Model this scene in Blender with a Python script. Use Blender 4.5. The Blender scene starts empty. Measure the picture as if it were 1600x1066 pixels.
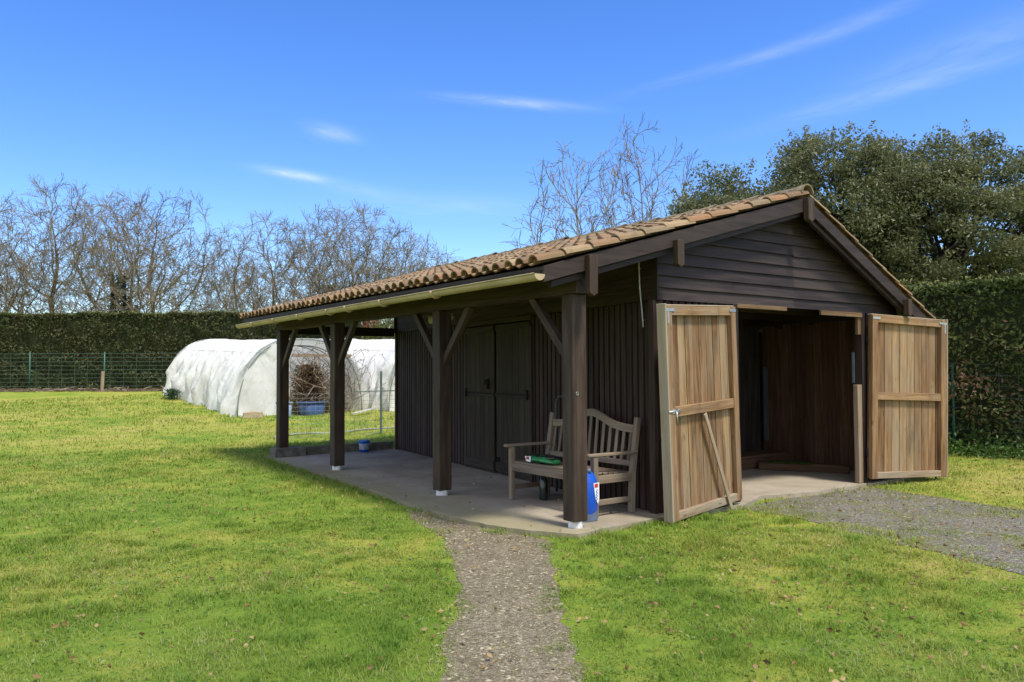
import bpy, math, random
import numpy as np
from mathutils import Vector, Matrix
random.seed(7); RNG = np.random.default_rng(7)
SC = bpy.context.scene
COL = SC.collection
R = math.radians

# ------------------------------------------------------------------ camera, sky, sun, exposure
YAW, PITCH, ROLL = 0.62, 0.037, -0.005
FX, FY = math.sin(YAW), math.cos(YAW)
CAM = np.array([-5.067, -6.066, 1.6])
def make_camera():
    cd = bpy.data.cameras.new('camera'); o = bpy.data.objects.new('camera', cd); COL.objects.link(o)
    cd.sensor_width = 36; cd.lens = 28.2; cd.clip_start = .05; cd.clip_end = 2000
    f = Vector((math.cos(PITCH)*math.sin(YAW), math.cos(PITCH)*math.cos(YAW), math.sin(PITCH)))
    r = Vector((math.cos(YAW), -math.sin(YAW), 0)); u = r.cross(f)
    r2 = r*math.cos(ROLL)+u*math.sin(ROLL); u2 = u*math.cos(ROLL)-r*math.sin(ROLL)
    m = Matrix((r2, u2, -f)).transposed().to_4x4(); m.translation = Vector(CAM)
    o.matrix_world = m; SC.camera = o
make_camera()
SUN_DIR = Vector((.06, -.50, 1.0)).normalized()
SUN_EL = math.asin(SUN_DIR.z); SUN_AZ = math.atan2(SUN_DIR.x, SUN_DIR.y)
def make_sky():
    w = bpy.data.worlds.new('World'); SC.world = w; w.use_nodes = True
    nt = w.node_tree; nt.nodes.clear(); N = nt.nodes.new; L = nt.links.new
    out = N('ShaderNodeOutputWorld'); bg = N('ShaderNodeBackground'); bg.inputs['Strength'].default_value = SKY_STRENGTH
    sky = N('ShaderNodeTexSky'); sky.sky_type = 'NISHITA'; sky.sun_disc = False
    sky.sun_elevation = SUN_EL; sky.sun_rotation = SUN_AZ
    sky.altitude = 100; sky.air_density = 1.0; sky.dust_density = .2; sky.ozone_density = 4.5
    hs = N('ShaderNodeHueSaturation'); hs.inputs['Hue'].default_value = .5135; hs.inputs['Saturation'].default_value = 1.26; hs.inputs['Value'].default_value = 1.0
    L(sky.outputs[0], hs.inputs['Color'])
    tc = N('ShaderNodeTexCoord')
    def math_(op, a, b=None, clamp=False):
        n = N('ShaderNodeMath'); n.operation = op; n.use_clamp = clamp
        for i, v in enumerate((a, b)):
            if v is None: continue
            if isinstance(v, (int, float)): n.inputs[i].default_value = v
            else: L(v, n.inputs[i])
        return n.outputs[0]
    def dot(vec):
        n = N('ShaderNodeVectorMath'); n.operation = 'DOT_PRODUCT'; L(tc.outputs['Generated'], n.inputs[0]); n.inputs[1].default_value = vec
        return n.outputs['Value']
    total = None
    # cirrus streaks: centre direction, half length, half width, tilt (radians), strength
    for c, la, lb, tilt, st in CIRRUS:
        c = Vector(c).normalized(); h = Vector((0, 0, 1)).cross(c).normalized() * -1; up = c.cross(h) * -1
        if up.z < 0: up = -up
        u = h*math.cos(tilt)+up*math.sin(tilt); v = up*math.cos(tilt)-h*math.sin(tilt)
        du, dv, dc = dot(u), dot(v), dot(c)
        a = math_('DIVIDE', du, la); b = math_('DIVIDE', dv, lb)
        comb = N('ShaderNodeCombineXYZ'); L(du, comb.inputs[0]); L(dv, comb.inputs[1]); L(dc, comb.inputs[2])
        mp = N('ShaderNodeMapping'); mp.inputs['Scale'].default_value = (9, 60, 9); L(comb.outputs[0], mp.inputs['Vector'])
        mp.inputs['Rotation'].default_value = (0, 0, .12)
        nz = N('ShaderNodeTexNoise'); nz.inputs['Scale'].default_value = 1.0; nz.inputs['Detail'].default_value = 5; nz.inputs['Distortion'].default_value = 1.2
        nz.inputs['Roughness'].default_value = .6
        L(mp.outputs[0], nz.inputs['Vector'])
        b2 = math_('ADD', b, math_('MULTIPLY', math_('SUBTRACT', nz.outputs[0], .5), 1.2))
        d2 = math_('ADD', math_('MULTIPLY', a, a), math_('MULTIPLY', b2, b2))
        m = math_('POWER', 2.718, math_('MULTIPLY', d2, -1.0))
        m = math_('MULTIPLY', m, math_('MULTIPLY', math_('SUBTRACT', nz.outputs[0], .25), 2.2, True))
        m = math_('MULTIPLY', m, math_('GREATER_THAN', dc, 0.2))
        m = math_('MULTIPLY', m, st)
        total = m if total is None else math_('ADD', total, m)
    # unseen bank of broken cloud added behind the camera as neutral fill light
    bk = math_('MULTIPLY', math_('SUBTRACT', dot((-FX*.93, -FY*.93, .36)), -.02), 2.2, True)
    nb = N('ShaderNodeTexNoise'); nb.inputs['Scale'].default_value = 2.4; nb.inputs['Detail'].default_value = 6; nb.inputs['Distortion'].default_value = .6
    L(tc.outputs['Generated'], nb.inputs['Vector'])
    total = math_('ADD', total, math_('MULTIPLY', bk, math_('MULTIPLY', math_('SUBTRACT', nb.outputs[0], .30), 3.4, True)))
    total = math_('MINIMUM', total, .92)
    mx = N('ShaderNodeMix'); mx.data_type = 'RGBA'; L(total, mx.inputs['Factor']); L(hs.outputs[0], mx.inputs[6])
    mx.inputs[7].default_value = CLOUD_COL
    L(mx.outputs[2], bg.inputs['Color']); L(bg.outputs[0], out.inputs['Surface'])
SKY_STRENGTH = .13
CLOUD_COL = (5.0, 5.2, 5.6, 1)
CIRRUS = [((.334,.913,.233), .036, .0048, -.10, .52), ((.372,.886,.282), .026, .008, -.16, .30),
          ((.552,.770,.321), .075, .0055, -.08, .30), ((.740,.580,.352), .12, .006, .17, .12), ((.80,.49,.375), .09, .008, .22, .12),
          ((.83,.46,.300), .12, .009, .15, .15), ((.50,.842,.204), .10, .012, .0, .12), ((.40,.89,.22), .06, .008, -.1, .12), ((.88,.40,.34), .12, .02, .2, .12)]
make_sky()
sl = bpy.data.lights.new('sun', 'SUN'); sl.energy = 2.5; sl.angle = R(10); sl.color = (1.0, .95, .87)
so = bpy.data.objects.new('sun', sl); COL.objects.link(so); so.rotation_euler = SUN_DIR.to_track_quat('Z', 'Y').to_euler(); so.location = (0, -10, 30)
SC.view_settings.view_transform = 'Standard'; SC.view_settings.look = 'None'; SC.view_settings.gamma = 1; SC.view_settings.exposure = 0.95
SC.view_settings.use_curve_mapping = False

# ------------------------------------------------------------------ objects, labels
def tag(o, label=None, cat=None, group=None, kind=None):
    if label: o['label'] = label
    if cat: o['category'] = cat
    if group: o['group'] = group
    if kind: o['kind'] = kind
    return o
def thing(name, label, cat, loc=(0, 0, 0), group=None):
    o = bpy.data.objects.new(name, None); COL.objects.link(o); o.location = loc; o.empty_display_size = .2
    return tag(o, label, cat, group)
def wloc(p):
    v = Vector((0, 0, 0))
    while p is not None: v += p.location; p = p.parent
    return v
def link_mesh(name, me, m, parent=None):
    o = bpy.data.objects.new(name, me); COL.objects.link(o)
    if m: me.materials.append(m)
    if parent is not None:
        me.transform(Matrix.Translation(-wloc(parent))); o.parent = parent
    return o
def copy_tree(o, parent=None):
    c = o.copy(); COL.objects.link(c)
    if parent is not None: c.parent = parent
    for ch in list(o.children): copy_tree(ch, c)
    return c

class MB:
    """collects shapes, then links them as one mesh object"""
    def __init__(s, M=None): s.v = []; s.f = []; s.uv = []; s.r = []; s.M = M; s.sm = []
    def add(s, vs, fs, uvs, rnd=None, M=None, smooth=False):
        b = len(s.v); T = s.M
        if M is not None: T = (T @ M) if T is not None else M
        rn = random.random() if rnd is None else rnd
        for p in vs:
            p = Vector(p); s.v.append(tuple(T @ p) if T is not None else tuple(p)); s.r.append(rn)
        for f, u in zip(fs, uvs):
            s.f.append([b+i for i in f]); s.uv.append(u); s.sm.append(smooth)
    def box(s, c, d, M=None, rnd=None, axis=None):
        x, y, z = (k/2 for k in d); c = Vector(c)
        vs = [Vector((sx*x, sy*y, sz*z))+c for sz in (-1, 1) for sy in (-1, 1) for sx in (-1, 1)]
        fs = [(0,2,3,1),(4,5,7,6),(0,1,5,4),(2,6,7,3),(0,4,6,2),(1,3,7,5)]
        ax = axis if axis is not None else max(range(3), key=lambda i: d[i])
        o1, o2 = [i for i in range(3) if i != ax]; ru, rv = random.random()*50, random.random()*50
        uvs = [[(vs[i][ax]+ru, vs[i][o1]+vs[i][o2]*.97+rv) for i in f] for f in fs]
        s.add(vs, fs, uvs, rnd, M)
    def beam(s, a, b, w, h, up=(0, 0, 1), rnd=None):
        """box from a to b, w across, h along up"""
        a, b = Vector(a), Vector(b); d = b-a; L = d.length; d.normalize(); up = Vector(up)
        side = d.cross(up).normalized(); up = side.cross(d).normalized()
        M = Matrix((d, side, up)).transposed().to_4x4(); M.translation = (a+b)/2
        s.box((0, 0, 0), (L, w, h), M, rnd, 0)
    def prism(s, poly, off, rnd=None, ax=0, M=None):
        """convex/simple polygon (3d points) extruded by off"""
        n = len(poly); off = Vector(off); vs = [Vector(p) for p in poly]+[Vector(p)+off for p in poly]
        fs = [tuple(range(n))[::-1], tuple(range(n, 2*n))]+[(i, (i+1) % n, n+(i+1) % n, n+i) for i in range(n)]
        o1, o2 = [i for i in range(3) if i != ax]; ru, rv = random.random()*50, random.random()*50
        uvs = [[(vs[i][ax]+ru, vs[i][o1]+vs[i][o2]*.97+rv) for i in f] for f in fs]
        s.add(vs, fs, uvs, rnd, M)
    def tube(s, pts, rad, n=8, rnd=None, caps=True, closed=False):
        pts = [Vector(p) for p in pts]; m = len(pts)
        if isinstance(rad, (int, float)): rad = [rad]*m
        vs = []; prev = None
        for i, p in enumerate(pts):
            d = (pts[(i+1) % m]-pts[i-1]) if closed else (pts[min(i+1, m-1)]-pts[max(i-1, 0)])
            d.normalize()
            ref = prev if prev is not None else (Vector((0, 0, 1)) if abs(d.z) < .9 else Vector((1, 0, 0)))
            a = (ref-d*ref.dot(d)).normalized(); prev = a; b = d.cross(a)
            for k in range(n):
                t = 2*math.pi*k/n; vs.append(p+(a*math.cos(t)+b*math.sin(t))*rad[i])
        fs = []; uvs = []
        for i in range(m if closed else m-1):
            for k in range(n):
                i2 = (i+1) % m
                fs.append((i*n+k, i*n+(k+1) % n, i2*n+(k+1) % n, i2*n+k)); uvs.append([(i*.1, k/n), (i*.1, (k+1)/n), (i*.1+.1, (k+1)/n), (i*.1+.1, k/n)])
        if caps and not closed:
            fs.append(tuple(range(n))[::-1]); uvs.append([(0, 0)]*n); fs.append(tuple(range((m-1)*n, m*n))); uvs.append([(0, 0)]*n)
        s.add(vs, fs, uvs, rnd, None, True)
    def loft(s, rings, rnd=None, smooth=True, cap=True, closed_u=True):
        n = len(rings[0]); vs = [p for r in rings for p in r]; fs = []; uvs = []
        for i in range(len(rings)-1):
            for k in range(n if closed_u else n-1):
                k2 = (k+1) % n; fs.append((i*n+k, i*n+k2, (i+1)*n+k2, (i+1)*n+k)); uvs.append([(i*.1, k/n), (i*.1, (k+1)/n), (i*.1+.1, (k+1)/n), (i*.1+.1, k/n)])
        if cap:
            fs.append(tuple(range(n))[::-1]); uvs.append([(0, 0)]*n); b = (len(rings)-1)*n; fs.append(tuple(range(b, b+n))); uvs.append([(0, 0)]*n)
        s.add(vs, fs, uvs, rnd, None, smooth)
    def build(s, name, m, parent=None, bevel=0):
        me = bpy.data.meshes.new(name); me.from_pydata(s.v, [], s.f)
        uvl = me.uv_layers.new(name='UVMap'); flat = [c for f in s.uv for p in f for c in p]; uvl.data.foreach_set('uv', flat)
        at = me.attributes.new('rnd', 'FLOAT', 'POINT'); at.data.foreach_set('value', s.r)
        me.polygons.foreach_set('use_smooth', s.sm); me.update()
        o = link_mesh(name, me, m, parent)
        if bevel:
            b = o.modifiers.new('bevel', 'BEVEL'); b.width = bevel; b.segments = 1; b.limit_method = 'ANGLE'; b.angle_limit = R(50); b.harden_normals = False
        return o

def np_mesh(name, V, F, rnd=None, m=None, parent=None, smooth=False):
    """V (n,3), F (k,c) with constant c"""
    me = bpy.data.meshes.new(name); k, c = F.shape
    me.vertices.add(len(V)); me.vertices.foreach_set('co', np.ascontiguousarray(V, dtype=np.float32).ravel())
    me.loops.add(k*c); me.loops.foreach_set('vertex_index', np.ascontiguousarray(F, dtype=np.int32).ravel())
    me.polygons.add(k); me.polygons.foreach_set('loop_start', np.arange(0, k*c, c, dtype=np.int32))
    me.polygons.foreach_set('use_smooth', np.full(k, smooth))
    if rnd is not None:
        at = me.attributes.new('rnd', 'FLOAT', 'POINT'); at.data.foreach_set('value', np.ascontiguousarray(rnd, dtype=np.float32))
    me.update(calc_edges=True); me.validate()
    return link_mesh(name, me, m, parent)

# ------------------------------------------------------------------ materials
MATS = {}
def new_mat(name):
    m = bpy.data.materials.new(name); m.use_nodes = True; nt = m.node_tree; b = nt.nodes['Principled BSDF']
    return m, nt, b, nt.nodes.new, nt.links.new
def ramp(nt, fac, stops):
    n = nt.nodes.new('ShaderNodeValToRGB'); e = n.color_ramp.elements
    while len(e) > 1: e.remove(e[-1])
    e[0].position = stops[0][0]; e[0].color = (*stops[0][1], 1)
    for p, c in stops[1:]:
        x = e.new(p); x.color = (*c, 1)
    if fac is not None: nt.links.new(fac, n.inputs[0])
    return n.outputs[0]
def noise(nt, vec, scale, detail=5, rough=.55, dist=0):
    n = nt.nodes.new('ShaderNodeTexNoise'); n.inputs['Scale'].default_value = scale; n.inputs['Detail'].default_value = detail
    n.inputs['Roughness'].default_value = rough; n.inputs['Distortion'].default_value = dist
    if vec is not None: nt.links.new(vec, n.inputs['Vector'])
    return n.outputs[0]
def mapping(nt, vec, scale=(1, 1, 1), loc=(0, 0, 0), rot=(0, 0, 0)):
    n = nt.nodes.new('ShaderNodeMapping'); n.inputs['Scale'].default_value = scale; n.inputs['Location'].default_value = loc; n.inputs['Rotation'].default_value = rot
    nt.links.new(vec, n.inputs['Vector']); return n.outputs[0]
def mixc(nt, f, a, b, mode='MIX'):
    n = nt.nodes.new('ShaderNodeMix'); n.data_type = 'RGBA'; n.blend_type = mode
    for i, v in ((0, f), (6, a), (7, b)):
        if isinstance(v, (int, float)): n.inputs[i].default_value = v
        elif isinstance(v, tuple): n.inputs[i].default_value = (*v, 1)
        else: nt.links.new(v, n.inputs[i])
    return n.outputs[2]
def mth(nt, op, a, b=None, clamp=False):
    n = nt.nodes.new('ShaderNodeMath'); n.operation = op; n.use_clamp = clamp
    for i, v in enumerate((a, b)):
        if v is None: continue
        if isinstance(v, (int, float)): n.inputs[i].default_value = v
        else: nt.links.new(v, n.inputs[i])
    return n.outputs[0]
def attr(nt, name):
    n = nt.nodes.new('ShaderNodeAttribute'); n.attribute_name = name; return n.outputs['Fac']
def bump(nt, b, h, dist=.01, strength=.6):
    n = nt.nodes.new('ShaderNodeBump'); n.inputs['Distance'].default_value = dist; n.inputs['Strength'].default_value = strength
    nt.links.new(h, n.inputs['Height']); nt.links.new(n.outputs[0], b.inputs['Normal'])
def geo_pos(nt): return nt.nodes.new('ShaderNodeNewGeometry').outputs['Position']
def obj_co(nt): return nt.nodes.new('ShaderNodeTexCoord').outputs['Object']
def uvmap(nt): return nt.nodes.new('ShaderNodeTexCoord').outputs['UV']

def wood(name, dark, mid, light, grey=None, greyamt=.4, rough=.75, grain=1.0, var=.5, knots=True, spec=.25, stain=None):
    m, nt, b, N, L = new_mat(name); uv = uvmap(nt); r = attr(nt, 'rnd')
    g1 = noise(nt, mapping(nt, uv, (1.1, 16, 1)), 1.0*grain, 6, .6, .6)
    g2 = noise(nt, mapping(nt, uv, (3, 130, 1)), 1.0, 4, .6, .2)
    h = mth(nt, 'ADD', mth(nt, 'MULTIPLY', g1, .65), mth(nt, 'MULTIPLY', g2, .35))
    c = ramp(nt, h, [(.38, dark), (.5, mid), (.62, light)])
    if grey:
        gn = noise(nt, mapping(nt, uv, (1.3, 5, 1), (7, 3, 0)), 1.0, 6, .65, .5)
        gf = mth(nt, 'MULTIPLY', mth(nt, 'SUBTRACT', mth(nt, 'ADD', gn, mth(nt, 'MULTIPLY', r, .22)), .52), 4.0, True)
        c = mixc(nt, mth(nt, 'MULTIPLY', gf, greyamt), c, grey)
    if knots:
        vo = N('ShaderNodeTexVoronoi'); vo.inputs['Scale'].default_value = 1; L(mapping(nt, uv, (2.6, 9, 1)), vo.inputs['Vector'])
        kf = ramp(nt, vo.outputs['Distance'], [(.05, (1, 1, 1)), (.13, (0, 0, 0))])
        c = mixc(nt, mth(nt, 'MULTIPLY', kf, .65), c, tuple(k*.45 for k in dark))
    if stain:
        pz = geo_pos(nt); sn = noise(nt, mapping(nt, pz, (6, 6, .9)), 1.0, 5, .6)
        c = mixc(nt, mth(nt, 'MULTIPLY', mth(nt, 'SUBTRACT', sn, .55), 5, True), c, stain)
    hs = N('ShaderNodeHueSaturation'); L(c, hs.inputs['Color'])
    L(mth(nt, 'ADD', 1-var/2, mth(nt, 'MULTIPLY', r, var)), hs.inputs['Value'])
    L(mth(nt, 'ADD', .495, mth(nt, 'MULTIPLY', r, .012)), hs.inputs['Hue'])
    L(hs.outputs[0], b.inputs['Base Color']); b.inputs['Roughness'].default_value = rough; b.inputs['Specular IOR Level'].default_value = spec
    bump(nt, b, h, .004, .7)
    return m
def plain(name, col, rough=.6, nz=.25, scale=8, metal=0, spec=.5, bumpd=0, coords='obj', second=None):
    m, nt, b, N, L = new_mat(name); co = obj_co(nt) if coords == 'obj' else geo_pos(nt)
    n = noise(nt, co, scale, 6, .6)
    a = tuple(k*(1-nz) for k in col); c2 = second or tuple(min(1, k*(1+nz)) for k in col)
    L(ramp(nt, n, [(.3, a), (.7, c2)]), b.inputs['Base Color'])
    b.inputs['Roughness'].default_value = rough; b.inputs['Metallic'].default_value = metal; b.inputs['Specular IOR Level'].default_value = spec
    if bumpd: bump(nt, b, noise(nt, co, scale*3, 5, .6), bumpd, .6)
    return m
def leaf(name, cols, rough=.55, trans=.35, spec=.35, pscale=None, pcol=None):
    m, nt, b, N, L = new_mat(name); r = attr(nt, 'rnd')
    st = [(i/max(1, len(cols)-1), c) for i, c in enumerate(cols)]
    c = ramp(nt, r, st)
    if pscale:
        n = noise(nt, geo_pos(nt), pscale, 4, .6); c = mixc(nt, mth(nt, 'MULTIPLY', mth(nt, 'SUBTRACT', n, .5), 5, True), c, pcol)
    L(c, b.inputs['Base Color']); b.inputs['Roughness'].default_value = rough; b.inputs['Specular IOR Level'].default_value = spec
    tr = N('ShaderNodeBsdfTranslucent'); L(c, tr.inputs['Color']); mx = N('ShaderNodeMixShader'); mx.inputs[0].default_value = trans
    L(b.outputs[0], mx.inputs[1]); L(tr.outputs[0], mx.inputs[2]); L(mx.outputs[0], nt.nodes['Material Output'].inputs['Surface'])
    return m

M_stain = wood('dark_stain', (.013, .0078, .006), (.025, .0155, .0118), (.044, .0285, .022), grey=(.058, .042, .034), greyamt=.35, rough=.62, var=.45, knots=False, spec=.3)
M_wall = wood('dark_wall', (.023, .0135, .0105), (.041, .0245, .019), (.062, .040, .032), rough=.7, var=.5, knots=False, spec=.22)
M_post = wood('post_wood', (.023, .0125, .0075), (.041, .0235, .0145), (.072, .045, .029), grey=(.085, .06, .042), greyamt=.4, rough=.65, var=.2, knots=False, spec=.3, stain=(.075, .052, .02))
M_door = wood('olive_brown_door', (.021, .0155, .0095), (.036, .0265, .0165), (.054, .041, .027), rough=.7, var=.4, knots=False, spec=.2)
M_honey = wood('honey_plank', (.10, .046, .017), (.225, .122, .05), (.345, .21, .10), grey=(.235, .175, .112), greyamt=.85, rough=.8, var=.8, stain=(.075, .048, .028))
M_frame = wood('door_frame_wood', (.145, .076, .03), (.275, .162, .074), (.38, .242, .12), grey=(.255, .20, .14), greyamt=.6, rough=.78, var=.3, stain=(.15, .10, .06))
M_weather = wood('weathered_wood', (.19, .13, .075), (.30, .22, .14), (.40, .31, .21), grey=(.31, .265, .20), greyamt=.7, rough=.85, var=.3)
M_bench = wood('bench_teak', (.115, .08, .052), (.185, .135, .093), (.27, .205, .148), grey=(.22, .178, .138), greyamt=.6, rough=.75, var=.35, knots=False)
M_inner = wood('inner_plank', (.075, .037, .02), (.125, .066, .036), (.18, .10, .058), rough=.85, var=.45)
M_tile_stops = None
def make_tile():
    m, nt, b, N, L = new_mat('terracotta_tile'); r = attr(nt, 'rnd'); p = geo_pos(nt)
    c = ramp(nt, r, [(0, (.165, .10, .058)), (.2, (.265, .165, .086)), (.42, (.22, .155, .09)), (.58, (.33, .235, .13)), (.75, (.155, .115, .072)), (.9, (.28, .145, .07)), (1, (.15, .128, .088))])
    n = noise(nt, p, 9, 7, .7); c = mixc(nt, mth(nt, 'MULTIPLY', mth(nt, 'SUBTRACT', n, .5), 3.2, True), c, (.15, .115, .08))
    n3 = noise(nt, p, 34, 5, .7); c = mixc(nt, mth(nt, 'MULTIPLY', mth(nt, 'SUBTRACT', n3, .58), 5, True), c, (.42, .36, .26))
    n2 = noise(nt, p, 2.2, 5, .6); c = mixc(nt, mth(nt, 'MULTIPLY', mth(nt, 'SUBTRACT', n2, .56), 4, True), c, (.135, .12, .055))
    L(c, b.inputs['Base Color']); b.inputs['Roughness'].default_value = .9; b.inputs['Specular IOR Level'].default_value = .2
    bump(nt, b, noise(nt, p, 60, 4, .6), .006, .6); return m
M_tile = make_tile()
M_gutter = plain('beige_gutter', (.44, .335, .18), .5, .2, 2.2, spec=.4, second=(.50, .395, .23))
M_white = plain('white_footing', (.62, .62, .60), .8, .25, 14, bumpd=.004)
M_metal = plain('galvanised_steel', (.52, .52, .50), .4, .2, 30, metal=.85)
M_black = plain('dark_iron', (.016, .015, .014), .8, .3, 20, spec=.15)
M_conc = None
def make_concrete():
    m, nt, b, N, L = new_mat('old_concrete'); p = geo_pos(nt)
    n1 = noise(nt, p, .9, 7, .65, .4); n2 = noise(nt, p, 6, 8, .7); n3 = noise(nt, p, 70, 4, .6)
    c = ramp(nt, n1, [(.3, (.22, .18, .127)), (.5, (.33, .28, .205)), (.7, (.41, .36, .28))])
    c = mixc(nt, mth(nt, 'MULTIPLY', mth(nt, 'SUBTRACT', n2, .55), 3.5, True), c, (.19, .165, .125))
    c = mixc(nt, mth(nt, 'MULTIPLY', mth(nt, 'SUBTRACT', n3, .6), 3, True), c, (.50, .47, .42))
    # green algae along the weathered outer edge
    sx = N('ShaderNodeSeparateXYZ'); L(p, sx.inputs[0]); e = mth(nt, 'SUBTRACT', mth(nt, 'ADD', .0, mth(nt, 'MULTIPLY', n2, .5)), mth(nt, 'ADD', sx.outputs['X'], mth(nt, 'MULTIPLY', sx.outputs['Y'], .0)))
    c = mixc(nt, mth(nt, 'MULTIPLY', mth(nt, 'MULTIPLY', e, 2.2, True), .55), c, (.22, .20, .09))
    L(c, b.inputs['Base Color']); b.inputs['Roughness'].default_value = .92; b.inputs['Specular IOR Level'].default_value = .2
    bump(nt, b, mth(nt, 'ADD', n2, mth(nt, 'MULTIPLY', n3, .4)), .012, .6); return m
M_conc = make_concrete()
M_block = plain('dark_concrete', (.13, .12, .10), .95, .4, 9, spec=.2, bumpd=.008, second=(.20, .185, .15))

def lawn_colour(nt, p):
    n1 = noise(nt, p, .42, 5, .6, .5); n2 = noise(nt, p, 2.3, 6, .65, .3)
    n4 = noise(nt, p, 11, 4, .6)
    s = mth(nt, 'ADD', mth(nt, 'ADD', mth(nt, 'MULTIPLY', n1, .45), mth(nt, 'MULTIPLY', n2, .35)), mth(nt, 'MULTIPLY', n4, .2))
    s = mth(nt, 'ADD', mth(nt, 'MULTIPLY', mth(nt, 'SUBTRACT', s, .5), 1.3), .5)
    sx = nt.nodes.new('ShaderNodeSeparateXYZ'); nt.links.new(p, sx.inputs[0]); X_, Y_ = sx.outputs['X'], sx.outputs['Y']
    dry = mth(nt, 'MULTIPLY', mth(nt, 'SUBTRACT', mth(nt, 'SUBTRACT', X_, Y_), 1.0), .25, True)            # drier turf between path and drive
    field = mth(nt, 'MULTIPLY', mth(nt, 'SUBTRACT', Y_, 5.0), .12, True)                                     # drier turf out in the open field
    s = mth(nt, 'ADD', s, mth(nt, 'ADD', mth(nt, 'MULTIPLY', dry, .085), mth(nt, 'MULTIPLY', field, .085)))
    return ramp(nt, s, [(.28, (.095, .17, .02)), (.40, (.13, .215, .024)), (.50, (.185, .26, .033)), (.60, (.30, .31, .052)), (.70, (.375, .335, .09)), (.82, (.35, .275, .115))])
def make_ground():
    m, nt, b, N, L = new_mat('lawn_soil'); p = geo_pos(nt); c = lawn_colour(nt, p)
    f = noise(nt, p, 26, 8, .75); c = mixc(nt, mth(nt, 'MULTIPLY', mth(nt, 'SUBTRACT', f, .52), 3.0, True), c, (.075, .075, .022))
    f2 = noise(nt, p, 60, 5, .7); c = mixc(nt, mth(nt, 'MULTIPLY', mth(nt, 'SUBTRACT', f2, .6), 4.0, True), c, (.30, .27, .09))
    L(c, b.inputs['Base Color']); b.inputs['Roughness'].default_value = .95; b.inputs['Specular IOR Level'].default_value = .1
    bump(nt, b, f, .03, .9); return m
M_ground = make_ground()
def make_grass():
    m, nt, b, N, L = new_mat('grass_blade'); p = geo_pos(nt); c = lawn_colour(nt, p); r = attr(nt, 'rnd')
    c = mixc(nt, .5, c, ramp(nt, r, [(0, (.075, .16, .017)), (.28, (.12, .22, .023)), (.5, (.185, .27, .034)), (.7, (.30, .32, .065)), (.87, (.44, .40, .16)), (1, (.52, .43, .26))]))
    hs = N('ShaderNodeHueSaturation'); L(c, hs.inputs['Color']); hs.inputs['Value'].default_value = 1.15
    L(hs.outputs[0], b.inputs['Base Color']); b.inputs['Roughness'].default_value = .6; b.inputs['Specular IOR Level'].default_value = .25
    tr = N('ShaderNodeBsdfTranslucent'); L(hs.outputs[0], tr.inputs['Color']); mx = N('ShaderNodeMixShader'); mx.inputs[0].default_value = .4
    L(b.outputs[0], mx.inputs[1]); L(tr.outputs[0], mx.inputs[2]); L(mx.outputs[0], nt.nodes['Material Output'].inputs['Surface']); return m
M_grass = make_grass()
def make_gravel(name, a, bcol, ccol, moss=None):
    m, nt, b, N, L = new_mat(name); p = geo_pos(nt)
    vo = N('ShaderNodeTexVoronoi'); vo.inputs['Scale'].default_value = 55; L(p, vo.inputs['Vector'])
    vo2 = N('ShaderNodeTexVoronoi'); vo2.inputs['Scale'].default_value = 120; L(p, vo2.inputs['Vector'])
    sep = N('ShaderNodeSeparateColor'); L(vo.outputs['Color'], sep.inputs[0])
    c = ramp(nt, sep.outputs[0], [(0, a), (.5, bcol), (1, ccol)])
    n = noise(nt, p, 2.0, 6, .65); c = mixc(nt, mth(nt, 'MULTIPLY', mth(nt, 'SUBTRACT', n, .47), 2.5, True), c, a)
    if moss:
        n2 = noise(nt, p, 1.1, 6, .7, .3); c = mixc(nt, mth(nt, 'MULTIPLY', mth(nt, 'SUBTRACT', n2, .52), 6, True), c, moss)
    L(c, b.inputs['Base Color']); b.inputs['Roughness'].default_value = .92; b.inputs['Specular IOR Level'].default_value = .2
    bump(nt, b, mth(nt, 'ADD', vo.outputs['Distance'], vo2.outputs['Distance']), -.012, .9); return m
M_path = make_gravel('path_gravel', (.145, .118, .072), (.225, .188, .118), (.31, .268, .18))
M_drive = make_gravel('drive_gravel', (.125, .11, .08), (.205, .187, .146), (.295, .275, .225), moss=(.17, .18, .045))
M_pebble = leaf('pebble', [(.11, .09, .055), (.195, .163, .10), (.28, .238, .155), (.37, .325, .225)], rough=.85, trans=0, spec=.25)
M_chip = leaf('grey_stone_chip', [(.11, .098, .08), (.20, .182, .15), (.34, .32, .28)], rough=.85, trans=0, spec=.25)
M_dead = leaf('dead_leaf', [(.16, .085, .03), (.30, .185, .07), (.44, .32, .15), (.13, .07, .03)], rough=.7, trans=.25)
M_hedgeL = leaf('dark_hedge_leaf', [(.042, .056, .02), (.068, .08, .029), (.098, .108, .038), (.14, .13, .055)], trans=.3, spec=.15, pscale=.7, pcol=(.10, .085, .04))
M_hedgeR = leaf('hedge_leaf', [(.05, .074, .022), (.084, .115, .032), (.13, .16, .044), (.19, .185, .075)], trans=.32, spec=.2)
M_hedge_dead = leaf('brown_hedge_leaf', [(.16, .10, .055), (.26, .165, .09), (.12, .095, .045)], trans=.2, spec=.2)
M_hedge_tip = leaf('hedge_tip_leaf', [(.12, .16, .03), (.20, .22, .05), (.26, .24, .09)], trans=.35, spec=.25)
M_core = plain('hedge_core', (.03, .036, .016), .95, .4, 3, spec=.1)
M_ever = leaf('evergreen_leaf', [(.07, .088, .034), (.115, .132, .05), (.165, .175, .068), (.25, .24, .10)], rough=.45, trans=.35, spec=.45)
M_bark = plain('grey_bark', (.14, .115, .075), .9, .35, 5, spec=.15, bumpd=.02, second=(.24, .20, .14))
M_twig = leaf('twig', [(.125, .102, .06), (.19, .155, .092), (.26, .215, .135)], trans=0, spec=.15, rough=.85)
M_ivy = leaf('ivy_leaf', [(.018, .04, .012), (.04, .075, .02)], trans=.2)
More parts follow.
